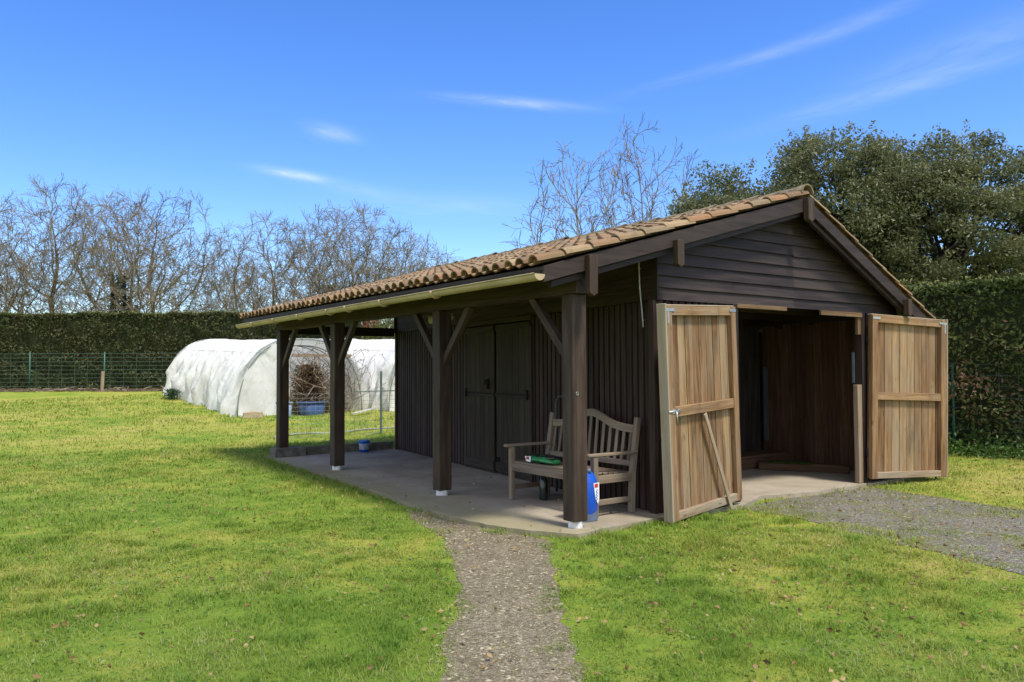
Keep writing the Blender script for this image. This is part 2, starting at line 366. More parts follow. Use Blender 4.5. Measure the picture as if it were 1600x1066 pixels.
M_darkbark = plain('dark_bark', (.05, .042, .032), .9, .35, 6, spec=.15, bumpd=.02)
M_green_paint = plain('green_fence_paint', (.025, .10, .075), .5, .15, 10)
M_wire = plain('green_wire', (.05, .10, .075), .5, .15, 10)
M_greywire = plain('grey_wire', (.22, .25, .22), .5, .15, 10, metal=.3)
M_blue = plain('blue_plastic', (.008, .085, .50), .32, .12, 5, spec=.5)
M_tub = plain('faded_blue_plastic', (.045, .085, .21), .5, .25, 4)
M_tub2 = plain('pale_blue_plastic', (.22, .27, .36), .55, .2, 4)
M_greyplastic = plain('grey_plastic', (.10, .13, .19), .5, .15, 6)
M_label = plain('white_label', (.75, .76, .78), .5, .06, 20)
M_red = plain('red_print', (.55, .03, .03), .5, .1, 10)
M_blueprint = plain('blue_print', (.02, .09, .45), .5, .1, 10)
M_bag = plain('green_bag_film', (.035, .22, .07), .3, .35, 14, spec=.6, bumpd=.006)
M_bagdark = plain('dark_bag_film', (.02, .018, .02), .3, .4, 14, spec=.6, bumpd=.006)
M_palegrey = plain('pale_plastic', (.50, .50, .46), .5, .15, 10)
M_glassy = plain('dark_bottle', (.02, .03, .028), .12, .3, 8, spec=.6)
M_hose = plain('pale_hose', (.26, .29, .25), .5, .15, 6)
M_stone = plain('buff_stone', (.40, .31, .20), .9, .3, 8, bumpd=.01)
M_bluestrip = plain('pale_blue_strip', (.10, .13, .15), .5, .15, 5)
M_moss = plain('moss', (.035, .05, .012), .95, .4, 20, bumpd=.02, spec=.1)
def make_plastic_film():
    m, nt, b, N, L = new_mat('polytunnel_film'); p = geo_pos(nt)
    n = noise(nt, p, 1.3, 6, .65, .4); n2 = noise(nt, p, 5, 6, .7, .6)
    c = ramp(nt, n, [(.3, (.74, .73, .68)), (.5, (.84, .83, .79)), (.7, (.90, .89, .86))])
    c = mixc(nt, mth(nt, 'MULTIPLY', mth(nt, 'SUBTRACT', n2, .54), 3.5, True), c, (.58, .55, .43))
    L(c, b.inputs['Base Color']); b.inputs['Roughness'].default_value = .38; b.inputs['Specular IOR Level'].default_value = .45
    bump(nt, b, noise(nt, mapping(nt, p, (2.6, .8, 1.2), rot=(.6, .3, .4)), 1.2, 4, .5, .8), .10, .5)
    tr = N('ShaderNodeBsdfTranslucent'); L(c, tr.inputs['Color']); mx = N('ShaderNodeMixShader'); mx.inputs[0].default_value = .30
    L(b.outputs[0], mx.inputs[1]); L(tr.outputs[0], mx.inputs[2]); L(mx.outputs[0], nt.nodes['Material Output'].inputs['Surface']); return m
M_film = make_plastic_film()

# ------------------------------------------------------------------ ground
FX, FY = math.sin(YAW), math.cos(YAW)
def G(x, y):
    s = (x-CAM[0])*FX+(y-CAM[1])*FY
    return .00095*np.clip(s-9, 0, 28)**2
def P(depth, t):
    """ground point at a forward distance and a sideways distance from where the photographer stood"""
    return (CAM[0]+depth*FX+t*FY, CAM[1]+depth*FY-t*FX)
def make_ground_mesh():
    xs = np.unique(np.concatenate([np.linspace(-14, 26, 81), np.linspace(-60, 80, 57), [-600, -300, -150, 150, 300, 600]]))
    ys = np.unique(np.concatenate([np.linspace(-10, 40, 101), np.linspace(-60, 90, 51), [-600, -300, -150, 150, 300, 600]]))
    X, Y = np.meshgrid(xs, ys); Z = G(X, Y); bumpy = .012*np.sin(X*1.3+.4*Y)*np.cos(Y*1.1-.3*X)
    far = np.clip(((X-CAM[0])*FX+(Y-CAM[1])*FY-17)/6, 0, 1); Z = Z+bumpy*far*(np.abs(X) < 30)
    V = np.stack([X, Y, Z], -1).reshape(-1, 3); nx, ny = len(xs), len(ys)
    i, j = np.meshgrid(np.arange(nx-1), np.arange(ny-1)); a = (j*nx+i).ravel()
    o = np_mesh('ground', V, np.stack([a, a+1, a+nx+1, a+nx], 1), None, M_ground, smooth=True); tag(o, kind='structure')
    tag(o, 'mossy green and yellow lawn around the shed', 'lawn')
make_ground_mesh()
def vnoise(x, y, s, seed):
    r = np.random.default_rng(seed); tab = r.uniform(0, 1, (64, 64)); x = x*s; y = y*s; xi = np.floor(x).astype(int); yi = np.floor(y).astype(int); fx = x-xi; fy = y-yi
    fx = fx*fx*(3-2*fx); fy = fy*fy*(3-2*fy); g = lambda a, b_: tab[a % 64, b_ % 64]
    return (g(xi, yi)*(1-fx)+g(xi+1, yi)*fx)*(1-fy)+(g(xi, yi+1)*(1-fx)+g(xi+1, yi+1)*fx)*fy
def densify(poly, step, jit):
    out = []
    for i, p in enumerate(poly):
        q = poly[(i+1) % len(poly)]; n = max(1, int(math.hypot(q[0]-p[0], q[1]-p[1])/step))
        for k in range(n):
            t = k/n; out.append((p[0]+(q[0]-p[0])*t+random.uniform(-jit, jit), p[1]+(q[1]-p[1])*t+random.uniform(-jit, jit)))
    return out
def inside(poly, x, y):
    r = np.zeros(x.shape, bool); n = len(poly); j = n-1
    for i in range(n):
        xi, yi = poly[i]; xj, yj = poly[j]
        c = ((yi > y) != (yj > y)) & (x < (xj-xi)*(y-yi)/(yj-yi+1e-12)+xi); r ^= c; j = i
    return r
def sheet(name, poly, z, m):
    import bmesh
    bm = bmesh.new(); vs = [bm.verts.new((x, y, z+float(G(x, y)))) for x, y in poly]; bm.faces.new(vs)
    bmesh.ops.triangulate(bm, faces=bm.faces[:])
    for f in bm.faces:
        f.normal_update()
        if f.normal.z < 0: f.normal_flip()
    me = bpy.data.meshes.new(name); bm.to_mesh(me); bm.free()
    o = link_mesh(name, me, m); tag(o, kind='structure'); return o
PATH = [(-.62, 2.3), (-.85, 1.7), (-1.0, 1.05), (-1.22, .38), (-1.91, -.99), (-2.45, -1.72), (-2.95, -2.43), (-4.4, -4.5), (-6.2, -7.0), (-5.3, -7.4), (-3.6, -4.75), (-2.34, -2.88), (-1.80, -2.05), (-1.34, -1.41), (-.85, -.72), (-.36, -.10), (-.42, .3), (-.5, .8), (-.55, 1.6)]
DRIVE = [(2.5, .02), (5.2, .1), (5.05, -1), (4.9, -2.05), (4.4, -4), (4, -7), (.9, -7), (1.5, -4.2), (1.77, -3.27), (2.2, -1.7), (2.45, -.8)]
SLAB = [(-.22, 8.58), (-.30, 6.5), (-.36, 5), (-.44, 3.3), (-.62, 1.6), (-.55, .75), (-.32, .1), (-.10, -.17), (.5, -.10), (1.1, -.04), (1.4, -.02), (2.5, -.05), (3.2, .22), (3.9, .05), (5.2, .03), (6.15, .03), (7.3, 8.58)]
tag(sheet('path', densify(PATH, .16, .035), .005, M_path), 'tan gravel garden path leading up to the porch', 'path')
tag(sheet('gravel_drive', densify(DRIVE, .2, .05), .005, M_drive), 'grey gravel drive in front of the garage opening', 'drive')
def make_slab():
    import bmesh
    poly = densify(SLAB, .12, .022); bm = bmesh.new()
    vs = [bm.verts.new((x, y, .05)) for x, y in poly]; f = bm.faces.new(vs); r = bmesh.ops.extrude_face_region(bm, geom=[f])
    for v in [e for e in r['geom'] if isinstance(e, bmesh.types.BMVert)]: v.co.z = -.08
    bmesh.ops.recalc_face_normals(bm, faces=bm.faces[:])
    me = bpy.data.meshes.new('pavement'); bm.to_mesh(me); bm.free()
    tag(link_mesh('pavement', me, M_conc), 'worn concrete slab under the porch and shed', 'pavement', kind='structure')
make_slab()

# ------------------------------------------------------------------ the shed
SHED = thing('timber_shed', 'dark stained timber shed with tiled roof, open porch and open double garage doors', 'shed', (3.0, 4.0, .05))
W = .178; PY = [0, 2.589, 5.848, 8.344]; ZP = 2.357
def zl(x): return 2.60+.279*(x+.41)
APX = 3.66; ZA = zl(APX)
def zr(x): return ZA-.487*(x-APX)
def roofz(x): return min(zl(x), zr(x))
YV = -.145; YB = 8.97
# posts
for i, y in enumerate(PY):
    b = MB(); z0 = .115 if i < 3 else .2
    b.box((W/2, y+W/2, (z0+ZP)/2), (W, W, ZP-z0)); p = b.build('post', M_post, SHED, .008)
    if i < 3:
        f = MB(); pts = [(W/2+.066*math.cos(a)*(1+.25*abs(math.cos(2*a))), y+W/2+.066*math.sin(a)*(1+.25*abs(math.cos(2*a)))) for a in np.linspace(0, 2*math.pi, 17)[:-1]]
        f.loft([[(x, yy, z) for x, yy in pts] for z in (.045, .117)], smooth=False); f.build('footing', M_white, p)
    if i == 0:
        h = MB(); h.tube([(W+.0, W*0-.012, 1.37+k*0) if 0 else (W*.25+.013*math.cos(t), -.006, 1.372+.016*math.sin(t)) for t in np.linspace(0, 2*math.pi, 13)[:-1]], .0028, 6, closed=True)
        h.build('hook', M_metal, p)
    ext = .62
    dirs = {0: (1,), 1: (-1, 1), 2: (-1, 1), 3: (-1,)}[i]
    for d in dirs:
        k = MB(); y0 = y+W/2+d*(W/2-.03); ys = y0+d*ext
        k.beam((W/2, y0, ZP-.66), (W/2, ys, ZP+.02), .075, .085); k.build('brace', M_post, SHED, .004)
b = MB(); b.box((W/2, (PY[0]+PY[3]+W)/2+.0, ZP+.10), (W-.01, PY[3]+W+.11, .198)); b.build('eaves_beam', M_wall, SHED, .005)
# tie beam of the far porch end and its curved bracing boards
b = MB(); b.beam((W, PY[3]+.09, ZP+.02), (2.35, PY[3]+.09, ZP+.02), .09, .17); b.build('tie_beam', M_stain, SHED, .004)
# roof deck and rafters
b = MB()
for x0, x1, fz in ((-.47, APX, zl), (APX, 6.62, zr)):
    b.prism([(x0, YV+.03, fz(x0)-.035), (x1, YV+.03, fz(x1)-.035), (x1, YV+.03, fz(x1)-.008), (x0, YV+.03, fz(x0)-.008)], (0, YB-YV-.06, 0), ax=1)
b.build('roof_deck', M_stain, SHED)
b = MB()
for y in np.arange(.35, 8.9, .62):
    b.prism([(-.42, y, zl(-.42)-.13), (APX-.01, y, zl(APX)-.14), (APX-.01, y, zl(APX)-.037), (-.42, y, zl(-.42)-.037)], (0, .07, 0), ax=0)
    b.prism([(APX+.01, y, zl(APX)-.14), (6.5, y, zr(6.5)-.13), (6.5, y, zr(6.5)-.037), (APX+.01, y, zl(APX)-.037)], (0, .07, 0), ax=0)
b.build('rafters', M_stain, SHED)
# purlins with the pointed ends that show under the barge boards
for px, zb, w, top in ((W/2, 2.32, .105, zl(.1)-.02), (1.32, 2.69, .10, zl(1.32)-.10), (APX, 3.42, .125, ZA-.02), (5.93, 2.33, .10, zr(5.93)-.06)):
    b = MB(); y0 = YV-.075
    b.prism([(px-w/2, y0, zb+.03), (px, y0, zb), (px+w/2, y0, zb+.03), (px+w/2, y0, top), (px-w/2, y0, top)], (0, .074, 0), ax=2); b.build('purlin_end', M_post, SHED, .004)
for px in (1.32, APX, 5.93):
    b = MB(); t = roofz(px)-.142; b.box((px, 4.5, t-.085), (.09, 8.7, .165)); b.build('purlin', M_stain, SHED)
# barge boards, front and back
for yy, nm in ((YV, 0), (YB-.04, 1)):
    for x0, x1, fz in ((-.47, APX-.066, zl), (APX+.066, 6.60, zr)):
        b = MB(); dep = .175
        b.prism([(x0, yy, fz(x0)-dep+.02), (x1, yy, fz(x1)-dep), (x1, yy, fz(x1)), (x0, yy, fz(x0))], (0, .036, 0), ax=0); b.build('barge_board', M_stain, SHED, .004)
    if nm == 0:
        for x0, x1, fz in ((-.35, APX-.066, zl), (APX+.066, 6.45, zr)):
            b = MB(); b.prism([(x0, yy+.04, fz(x0)-.225), (x1, yy+.04, fz(x1)-.225), (x1, yy+.04, fz(x1)-.17), (x0, yy+.04, fz(x0)-.17)], (0, .05, 0), ax=0); b.build('soffit_strip', M_stain, SHED)
# eaves fascia + gutter
b = MB(); b.box((-.452, (YV+YB)/2+.02, zl(-.45)-.065), (.03, YB-YV-.07, .12)); b.build('fascia_board', M_stain, SHED, .003)
gx, gz, gr = -.535, 2.50, .062
def gzz(y): return gz-.030*(y/9)
ys = np.linspace(YV-.02, YB+.06, 30)
rings = []
for y in ys:
    o_ = [(gx+gr*math.cos(a), y, gzz(y)+gr*math.sin(a)) for a in np.linspace(math.pi, 2*math.pi, 11)]
    i_ = [(gx+(gr-.005)*math.cos(a), y, gzz(y)+.001+(gr-.005)*math.sin(a)) for a in np.linspace(2*math.pi, math.pi, 11)]
    lip = [(gx-gr-.006, y, gzz(y)-.004), (gx-gr-.006, y, gzz(y)+.008), (gx-gr+.006, y, gzz(y)+.008)]
    rings.append([o_[0]]+o_[1:]+i_[:-1]+[lip[2], lip[1], lip[0]])
b = MB(); b.loft(rings, smooth=True, cap=False); gut = b.build('gutter', M_gutter, SHED)
for y in (YV-.02, YB+.06):
    b = MB(); b.prism([(gx+(gr-.001)*math.cos(a), y-.004, gzz(y)+(gr-.001)*math.sin(a)) for a in np.linspace(math.pi, 2*math.pi, 11)], (0, .008, 0)); b.build('end_cap', M_gutter, gut)
for y in (1.75, 3.05, 4.1, 4.75, 5.9, 7.0, 8.1):
    b = MB(); b.tube([(gx+(gr+.004)*math.cos(a), y, gzz(y)+(gr+.004)*math.sin(a)) for a in np.linspace(math.pi-.05, 2*math.pi+.05, 11)], .019, 7); b.build('gutter_bracket', M_gutter, gut)
# beige pipe outlet that runs under the porch roof to the third post
b = MB(); yy = 3.35
b.tube([(.30, yy, 2.30), (.34, yy-.05, 2.30), (.36, yy-.16, 2.30)], [.066, .066, .060], 14); b.tube([(.36, yy-.15, 2.30), (.36, yy-.45, 2.31)], .05, 12); b.build('pipe_elbow', M_gutter, SHED)
# tiles
def tiles(origin, up, nrm, rows, expo, ycols, rl=.078):
    V = []; F = []; RN = []; K = 7; ang = np.linspace(math.radians(8), math.radians(172), K)
    vdir = np.array([0, 1, 0.]); o = np.array(origin); up = np.array(up); nrm = np.array(nrm); n = 0
    def arc(c, r, sgn, tilt):
        return [c+vdir*(r*math.cos(a))+nrm*(sgn*r*math.sin(a)) for a in ang]
    for i in range(rows):
        for j, y in enumerate(ycols):
            for kind in (0, 1):
                yy = y+random.uniform(-.006, .006)+(.1 if kind else 0); skew = random.uniform(-.008, .008)
                u0 = i*expo+random.uniform(-.012, .012)-(.02 if kind == 0 else -.03); u1 = u0+expo+.09
                sg = 1 if kind == 0 else -1; lift0 = (.042 if kind == 0 else .088)+random.uniform(0, .006); lift1 = lift0-.018
                r0 = rl*(1 if kind == 0 else .95)+random.uniform(-.003, .003); r1 = r0-.013
                c0 = o+up*u0+vdir*(yy-skew)+nrm*lift0; c1 = o+up*u1+vdir*(yy+skew)+nrm*lift1
                A = arc(c0, r0, sg, 0); B = arc(c1, r1, sg, 0); A2 = arc(c0, r0-.014, sg, 0); B2 = arc(c1, r1-.014, sg, 0)
                V += A+B+A2+B2; rn = random.random(); RN += [rn]*(4*K)
                for k in range(K-1):
                    F += [(n+k, n+k+1, n+K+k+1, n+K+k), (n+2*K+k, n+2*K+k+1, n+k+1, n+k), (n+2*K+k, n+3*K+k, n+3*K+k+1, n+2*K+k+1)]
                F += [(n, n+K, n+3*K, n+2*K), (n+K-1, n+3*K-1, n+4*K-1, n+2*K-1)]
                n += 4*K
    return V, F, RN
sl_ = math.atan(.279); sr_ = math.atan(.487)
ycols = np.arange(YV+.045, YB-.02, .2)
V1, F1, R1 = tiles((-.53, 0, zl(-.53)), (math.cos(sl_), 0, math.sin(sl_)), (-math.sin(sl_), 0, math.cos(sl_)), 12, .362, ycols)
o = np_mesh('roof_tiles', np.array(V1), np.array(F1), R1, M_tile, SHED)
V2, F2, R2 = tiles((6.68, 0, zr(6.68)), (-math.cos(sr_), 0, math.sin(sr_)), (math.sin(sr_), 0, math.cos(sr_)), 9, .362, ycols)
np_mesh('roof_tiles', np.array(V2), np.array(F2), R2, M_tile, SHED)
M_ridge = plain('mossy_ridge_tile', (.14, .125, .09), .95, .4, 11, bumpd=.012, spec=.2, second=(.27, .21, .13))
b = MB()
for y in np.arange(YV-.03, YB, .36):
    ro = .115+random.uniform(-.004, .004); dz = random.uniform(-.01, .01)
    rg = []
    for yy, r_, z_ in ((y, ro, 0), (y+.42, ro-.018, -.012)):
        rg.append([(APX+r_*1.05*math.cos(a), yy, ZA+.035+dz+z_+r_*math.sin(a)) for a in np.linspace(0, math.pi, 11)]+[(APX+(r_-.016)*math.cos(a), yy, ZA+.035+dz+z_+(r_-.016)*math.sin(a)) for a in np.linspace(math.pi, 0, 11)])
    b.loft(rg, smooth=False, cap=True)
b.build('ridge_tiles', M_ridge, SHED)
# porch-side wall: frame with t along the wall, n outwards (to the porch), z up
A_ = Vector((1.275, .107, 0)); B_ = Vector((2.364, 8.30, 0)); T_ = (B_-A_).normalized(); WL = (B_-A_).length; Nn = Vector((-T_.y, T_.x, 0))
MW = Matrix((T_, Nn, Vector((0, 0, 1)))).transposed().to_4x4(); MW.translation = A_
FZ = .052
D1 = (2.80, 3.86); D2 = (3.90, 4.90)          # porch door leaves, along the wall
b = MB(MW)
b.box((D1[0]/2-.01, -.055, 1.21), (D1[0]-.02, .05, 2.31)); b.box(((D2[1]+WL)/2+.01, -.055, 1.21), (WL-D2[1]-.02, .05, 2.31)); b.box((WL/2, -.06, 2.56), (WL-.02, .05, .36)); b.box((WL/2, -.06, 2.84), (WL-.02, .05, .18))
def battens(b, t0, t1, z0, z1, pitch=.112, bw=.078):
    t = t0+.02
    while t < t1-.05:
        b.box((t+bw/2, -.012+random.uniform(-.002, .002), (z0+z1)/2), (bw, .036, z1-z0)); t += pitch+random.uniform(-.003, .003)
battens(b, .11, D1[0]-.02, FZ+.01, 2.36); battens(b, D2[1]+.06, WL-.03, FZ+.01, 2.36)
b.build('board_wall', M_wall, SHED, .003)
b = MB(MW)
for k in range(6):
    z = 2.37+k*.134
    Mx = Matrix.Translation((WL/2, .004, z+.07)) @ Matrix.Rotation(R(-6), 4, 'X')
    b.box((0, 0, 0), (WL+.0, .02, .142), Mx)
b.build('porch_siding', M_wall, SHED)
for tt, ww in ((.05, .10), (WL-.03, .07)):
    b = MB(MW); b.box((tt, .014, 1.21), (ww, .06, 2.31)); b.build('corner_post', M_wall, SHED, .004)
b = MB(MW); b.box((D1[0]+1.05, .012, 2.345), (2.2, .04, .075)); b.build('door_casing', M_wall, SHED, .004)
for tt in (D1[0]-.035, D2[1]+.04):
    b = MB(MW); b.box((tt, .012, 1.15), (.06, .04, 2.18)); b.build('door_casing', M_wall, SHED, .004)
for di, (t0, t1) in enumerate((D1, D2)):
    off = -.006 if di == 0 else .012
    b = MB(MW); n = 6; w = (t1-t0)/n
    for k in range(n): b.box((t0+w*(k+.5), off, 1.185), (w-.006, .028, 2.22))
    d = b.build('porch_door', M_door, SHED, .003)
    for zz, hh in ((.17, .13), (1.24, .07), (2.24, .09)):
        b = MB(MW); b.box(((t0+t1)/2, off+.021, zz), (t1-t0-.01, .018, hh)); b.build('rail', M_door, d, .003)
    b = MB(MW); b.box(((t0+t1)/2, off+.032, 1.255), (t1-t0-.1, .005, .022)); tt = t0+.05 if di == 0 else t1-.05; b.tube([tuple(MW.inverted() @ (MW @ Vector((tt, off+.045, 1.19)))), (tt, off+.045, 1.33)], .016, 8); b.build('strap_hinge', M_black, d)
    if di == 1:
        b = MB(MW); b.box((t0+.16, off+.045, 1.40), (.045, .03, .16)); b.tube([(t0+.16, off+.08, 1.47), (t0+.16, off+.09, 1.38)], .012, 8); b.build('door_handle', M_black, d, .004)
    else:
        b = MB(MW); b.box((t1-.1, off+.04, .28), (.03, .03, .07)); b.build('bolt', M_black, d, .003)
# gable front wall
YF = .107
b = MB(); b.box((1.91, YF+.06, 1.21), (1.2, .05, 2.31))
x = 1.30
while x < 2.46: b.box((x+.039, YF+.012, 1.22), (.078, .036, 2.33)); x += .112
b.build('board_wall', M_wall, SHED, .003)
b = MB(); b.box((5.74, YF+.06, 1.21), (.76, .05, 2.31)); x = 5.36
while x < 6.08: b.box((x+.039, YF+.012, 1.22), (.078, .036, 2.33)); x += .112
b.build('board_wall', M_wall, SHED, .003)
def clip(poly, a, c):
    """keep points with a.p <= c in (x,z)"""
    out = []
    for i, p in enumerate(poly):
        q = poly[(i+1) % len(poly)]; dp = a[0]*p[0]+a[1]*p[1]-c; dq = a[0]*q[0]+a[1]*q[1]-c
        if dp <= 0: out.append(p)
        if dp*dq < 0: t = dp/(dp-dq); out.append((p[0]+(q[0]-p[0])*t, p[1]+(q[1]-p[1])*t))
    return out
b = MB(); z = 2.365; row = 0
sk = Matrix.Translation((0, YF, 0))
while z < 3.72:
    for xa, xb in ((1.262, 3.70), (3.703, 6.12)):
        dz = random.uniform(-.004, .004); tilt = random.uniform(-.003, .003)
        poly = [(xa, z+dz-tilt), (xb, z+dz+tilt), (xb, z+.148+dz+tilt), (xa, z+.148+dz-tilt)]
        poly = clip(poly, (-.279, 1), 2.60+.279*.41-.045); poly = clip(poly, (.487, 1), ZA+.487*APX-.045)
        if len(poly) < 3: continue
        # lapped board: the lower edge stands out, the upper edge sits back
        n = len(poly); zz = min(p[1] for p in poly)
        fr = [(p[0], YF-.032+.19*(p[1]-zz)+(.003 if xa > 2 else 0), p[1]) for p in poly]; bk = [(p[0], YF+.022, p[1]) for p in poly]
        vs = fr+bk; fs = [tuple(range(n)), tuple(range(n, 2*n))[::-1]]+[(i, n+i, n+(i+1) % n, (i+1) % n) for i in range(n)]
        ru, rv = random.random()*50, random.random()*50
        b.add(vs, fs, [[(vs[i][0]+ru, vs[i][2]+vs[i][1]+rv) for i in f] for f in fs])
    z += .1335
b.build('gable_siding', M_stain, SHED)
b = MB(); b.prism([(1.28, YF+.03, 2.38), (6.1, YF+.03, 2.38), (6.1, YF+.03, zr(6.1)-.05), (APX, YF+.03, ZA-.05), (1.28, YF+.03, zl(1.28)-.05)], (0, .03, 0)); b.build('gable_back', M_wall, SHED)
b = MB(); b.box((1.262, YF-.012, 2.72), (.024, .05, .72)); b.build('corner_strip', M_wall, SHED)
# garage opening trim
for xx in (5.245, 2.56):
    b = MB(); b.box((xx, YF+.03, 1.21), (.09, .12, 2.31)); b.build('jamb', M_stain, SHED, .004)
M_lintel = wood('lintel_wood', (.09, .052, .025), (.16, .098, .05), (.23, .15, .08), rough=.8, var=.3)
for cc, dd in (((3.05, YF-.03, 2.352), (.95, .03, .05)), ((4.72, YF-.03, 2.335), (.95, .035, .06)), ((5.16, YF+.0, 2.20), (.075, .05, .26))):
    b = MB(); b.box(cc, dd); b.build('lintel_strip', M_lintel, SHED, .004)
b = MB(); b.box((5.15, YF+.02, .72), (.10, .07, 1.33)); b.build('jamb_board', M_weather, SHED, .004)
b = MB(); b.box((5.19, YF+.10, 1.62), (.02, .03, .42)); b.build('jamb_strip', M_bluestrip, SHED)
# right side wall and back wall
RA = Vector((6.15, .12, 0)); RB = Vector((7.24, 8.30, 0)); RT = (RB-RA).normalized(); RN_ = Vector((RT.y, -RT.x, 0))
MR = Matrix((RT, -RN_, Vector((0, 0, 1)))).transposed().to_4x4(); MR.translation = RA; RL = (RB-RA).length
b = MB(MR); b.box((RL/2, -.03, 1.15), (RL, .05, 2.2)); 
for t in np.arange(.03, RL-.1, .112): b.box((t+.039, -.065, 1.15), (.078, .02, 2.2))
b.build('board_wall', M_wall, SHED)
b = MB(MR)
for k, t in enumerate(np.arange(.05, 2.5, .158)): b.box((t+.077, .012, 1.20), (.153, .022, 2.28+random.uniform(-.01, .01)))
b.build('inner_planking', M_inner, SHED, .002)
b = MB(); b.box((4.8, 8.3, 1.2), (4.86, .05, 2.3)); b.prism([(2.3, 8.28, 2.36), (6.9, 8.28, 2.36), (6.4, 8.28, zr(6.4)-.06), (APX, 8.28, ZA-.06), (2.3, 8.28, zl(2.3)-.06)], (0, .03, 0)); b.build('back_wall', M_wall, SHED)
b = MB()
for xx in np.arange(2.0, 6.4, .2): b.box((xx, 2.62, 1.5), (.195, .03, 2.7))
b.build('partition', wood('partition_board', (.03, .022, .017), (.05, .04, .032), (.075, .062, .052), rough=.9, var=.5, knots=False), SHED)
b = MB(); b.box((6.41, 2.575, 1.02), (.08, .04, 1.25)); b.build('corner_strip', M_bluestrip, SHED)
b = MB(); b.box((5.62, 2.30, .22), (1.5, .5, .05)); b.box((5.62, 2.03, .13), (1.5, .05, .16)); b.build('inner_step', M_inner, SHED, .004)
# tie beams inside
for yy in (.9, 1.9):
    b = MB(); b.box((3.9, yy, 2.46), (4.6, .08, .16)); b.build('inner_beam', M_stain, SHED)

# garage doors: local x from hinge to free edge, y = depth (inner face at y<0 looks out at the lawn), z up
def garage_door(hinge, free, zh, zf, height, brace, latch, label):
    h = Vector((hinge[0], hinge[1], zh)); f = Vector((free[0], free[1], zf)); d = (f-h); w = Vector((d.x, d.y, 0)).length; ex = d.normalized()
    yv = Vector((0, 0, 1)).cross(ex).normalized()
    if yv.y < 0: yv = -yv
    ez = ex.cross(yv)
    if ez.z < 0: ez = -ez
    M = Matrix((ex, yv, ez)).transposed().to_4x4(); M.translation = h
    root = bpy.data.objects.new('garage_door', None); COL.objects.link(root); root.parent = SHED; root.location = h-wloc(SHED); root['label'] = label
    b = MB(M); n = 10; pw = w/n
    for k in range(n): b.box((pw*(k+.5), .018+random.uniform(-.004, .004), height/2), (pw-.007-random.uniform(0, .004), .026, height-.02))
    b.build('plank_panel', M_honey, root, .002)
    s = .105
    for xx in (s/2, w-s/2):
        b = MB(M); b.box((xx, -.026, height/2), (s, .06, height)); b.build('stile', M_frame, root, .004)
    b = MB(M); b.box((w/2, -.024, height-.05), (w-2*s-.004, .052, .095)); b.build('rail', M_frame, root, .004)
    b = MB(M); b.box((w/2, -.024, height*.505), (w-2*s-.004, .05, .105)); b.build('rail', M_frame, root, .004)
    b = MB(M); b.box((w/2, -.026, .045), (w-2*s-.004, .056, .085)); b.build('rail', M_weather, root, .004)
    b = MB(M); b.box((w+.014, -.006, height/2+.01), (.026, .11, height+.03)); b.box((w/2, .002, height+.010), (w, .07, .016)); b.build('edge_board', M_weather, root, .004)
    for cx_, cz_, dx_, dz_ in ((w-.07, height-.04, .16, .03), (.07, height-.04, .14, .03), (w-.03, height-.12, .03, .13)):
        b = MB(M); b.box((cx_, -.058, cz_), (dx_, .004, dz_)); b.build('corner_plate', M_metal, root)
    if brace:
        b = MB(M); b.beam((w*.52, -.05, height*.475), (w*.20, -.075, -.055), .016, .055, (1, 0, 0)); b.build('prop', M_weather, root, .003)
    if latch:
        b = MB(M); b.tube([(w+.03, -.062, height*.51), (w-.2, -.062, height*.51)], .009, 8); b.box((w-.06, -.056, height*.51), (.05, .012, .05)); b.box((w-.15, -.056, height*.51), (.03, .012, .05)); b.tube([(w-.11, -.064, height*.51), (w-.11, -.075, height*.45)], .007, 8); b.build('latch', M_metal, root)
    else:
        b = MB(M); b.tube([(w+.03, .03, height*.52), (w+.075, .02, height*.54)], .011, 8); b.build('latch', M_metal, root)
        b = MB(M); b.tube([(w-.15, .01, .03), (w-.12, .01, -.10)], .012, 8); b.build('ground_bolt', M_black, root)
    for z in (.35, height-.35):
        b = MB(M); b.tube([(0.0, .035, z-.06), (0.0, .035, z+.06)], .014, 8); b.build('hinge', M_black, root)
    return root
garage_door((2.50, .035), (1.08, -.23), .10, .035, 2.225, True, True, 'open plank door with a bolt and a loose leaning slat')
garage_door((5.20, .02), (6.66, -.245), .115, .06, 2.225, False, False, 'open plank door with a plain middle rail')

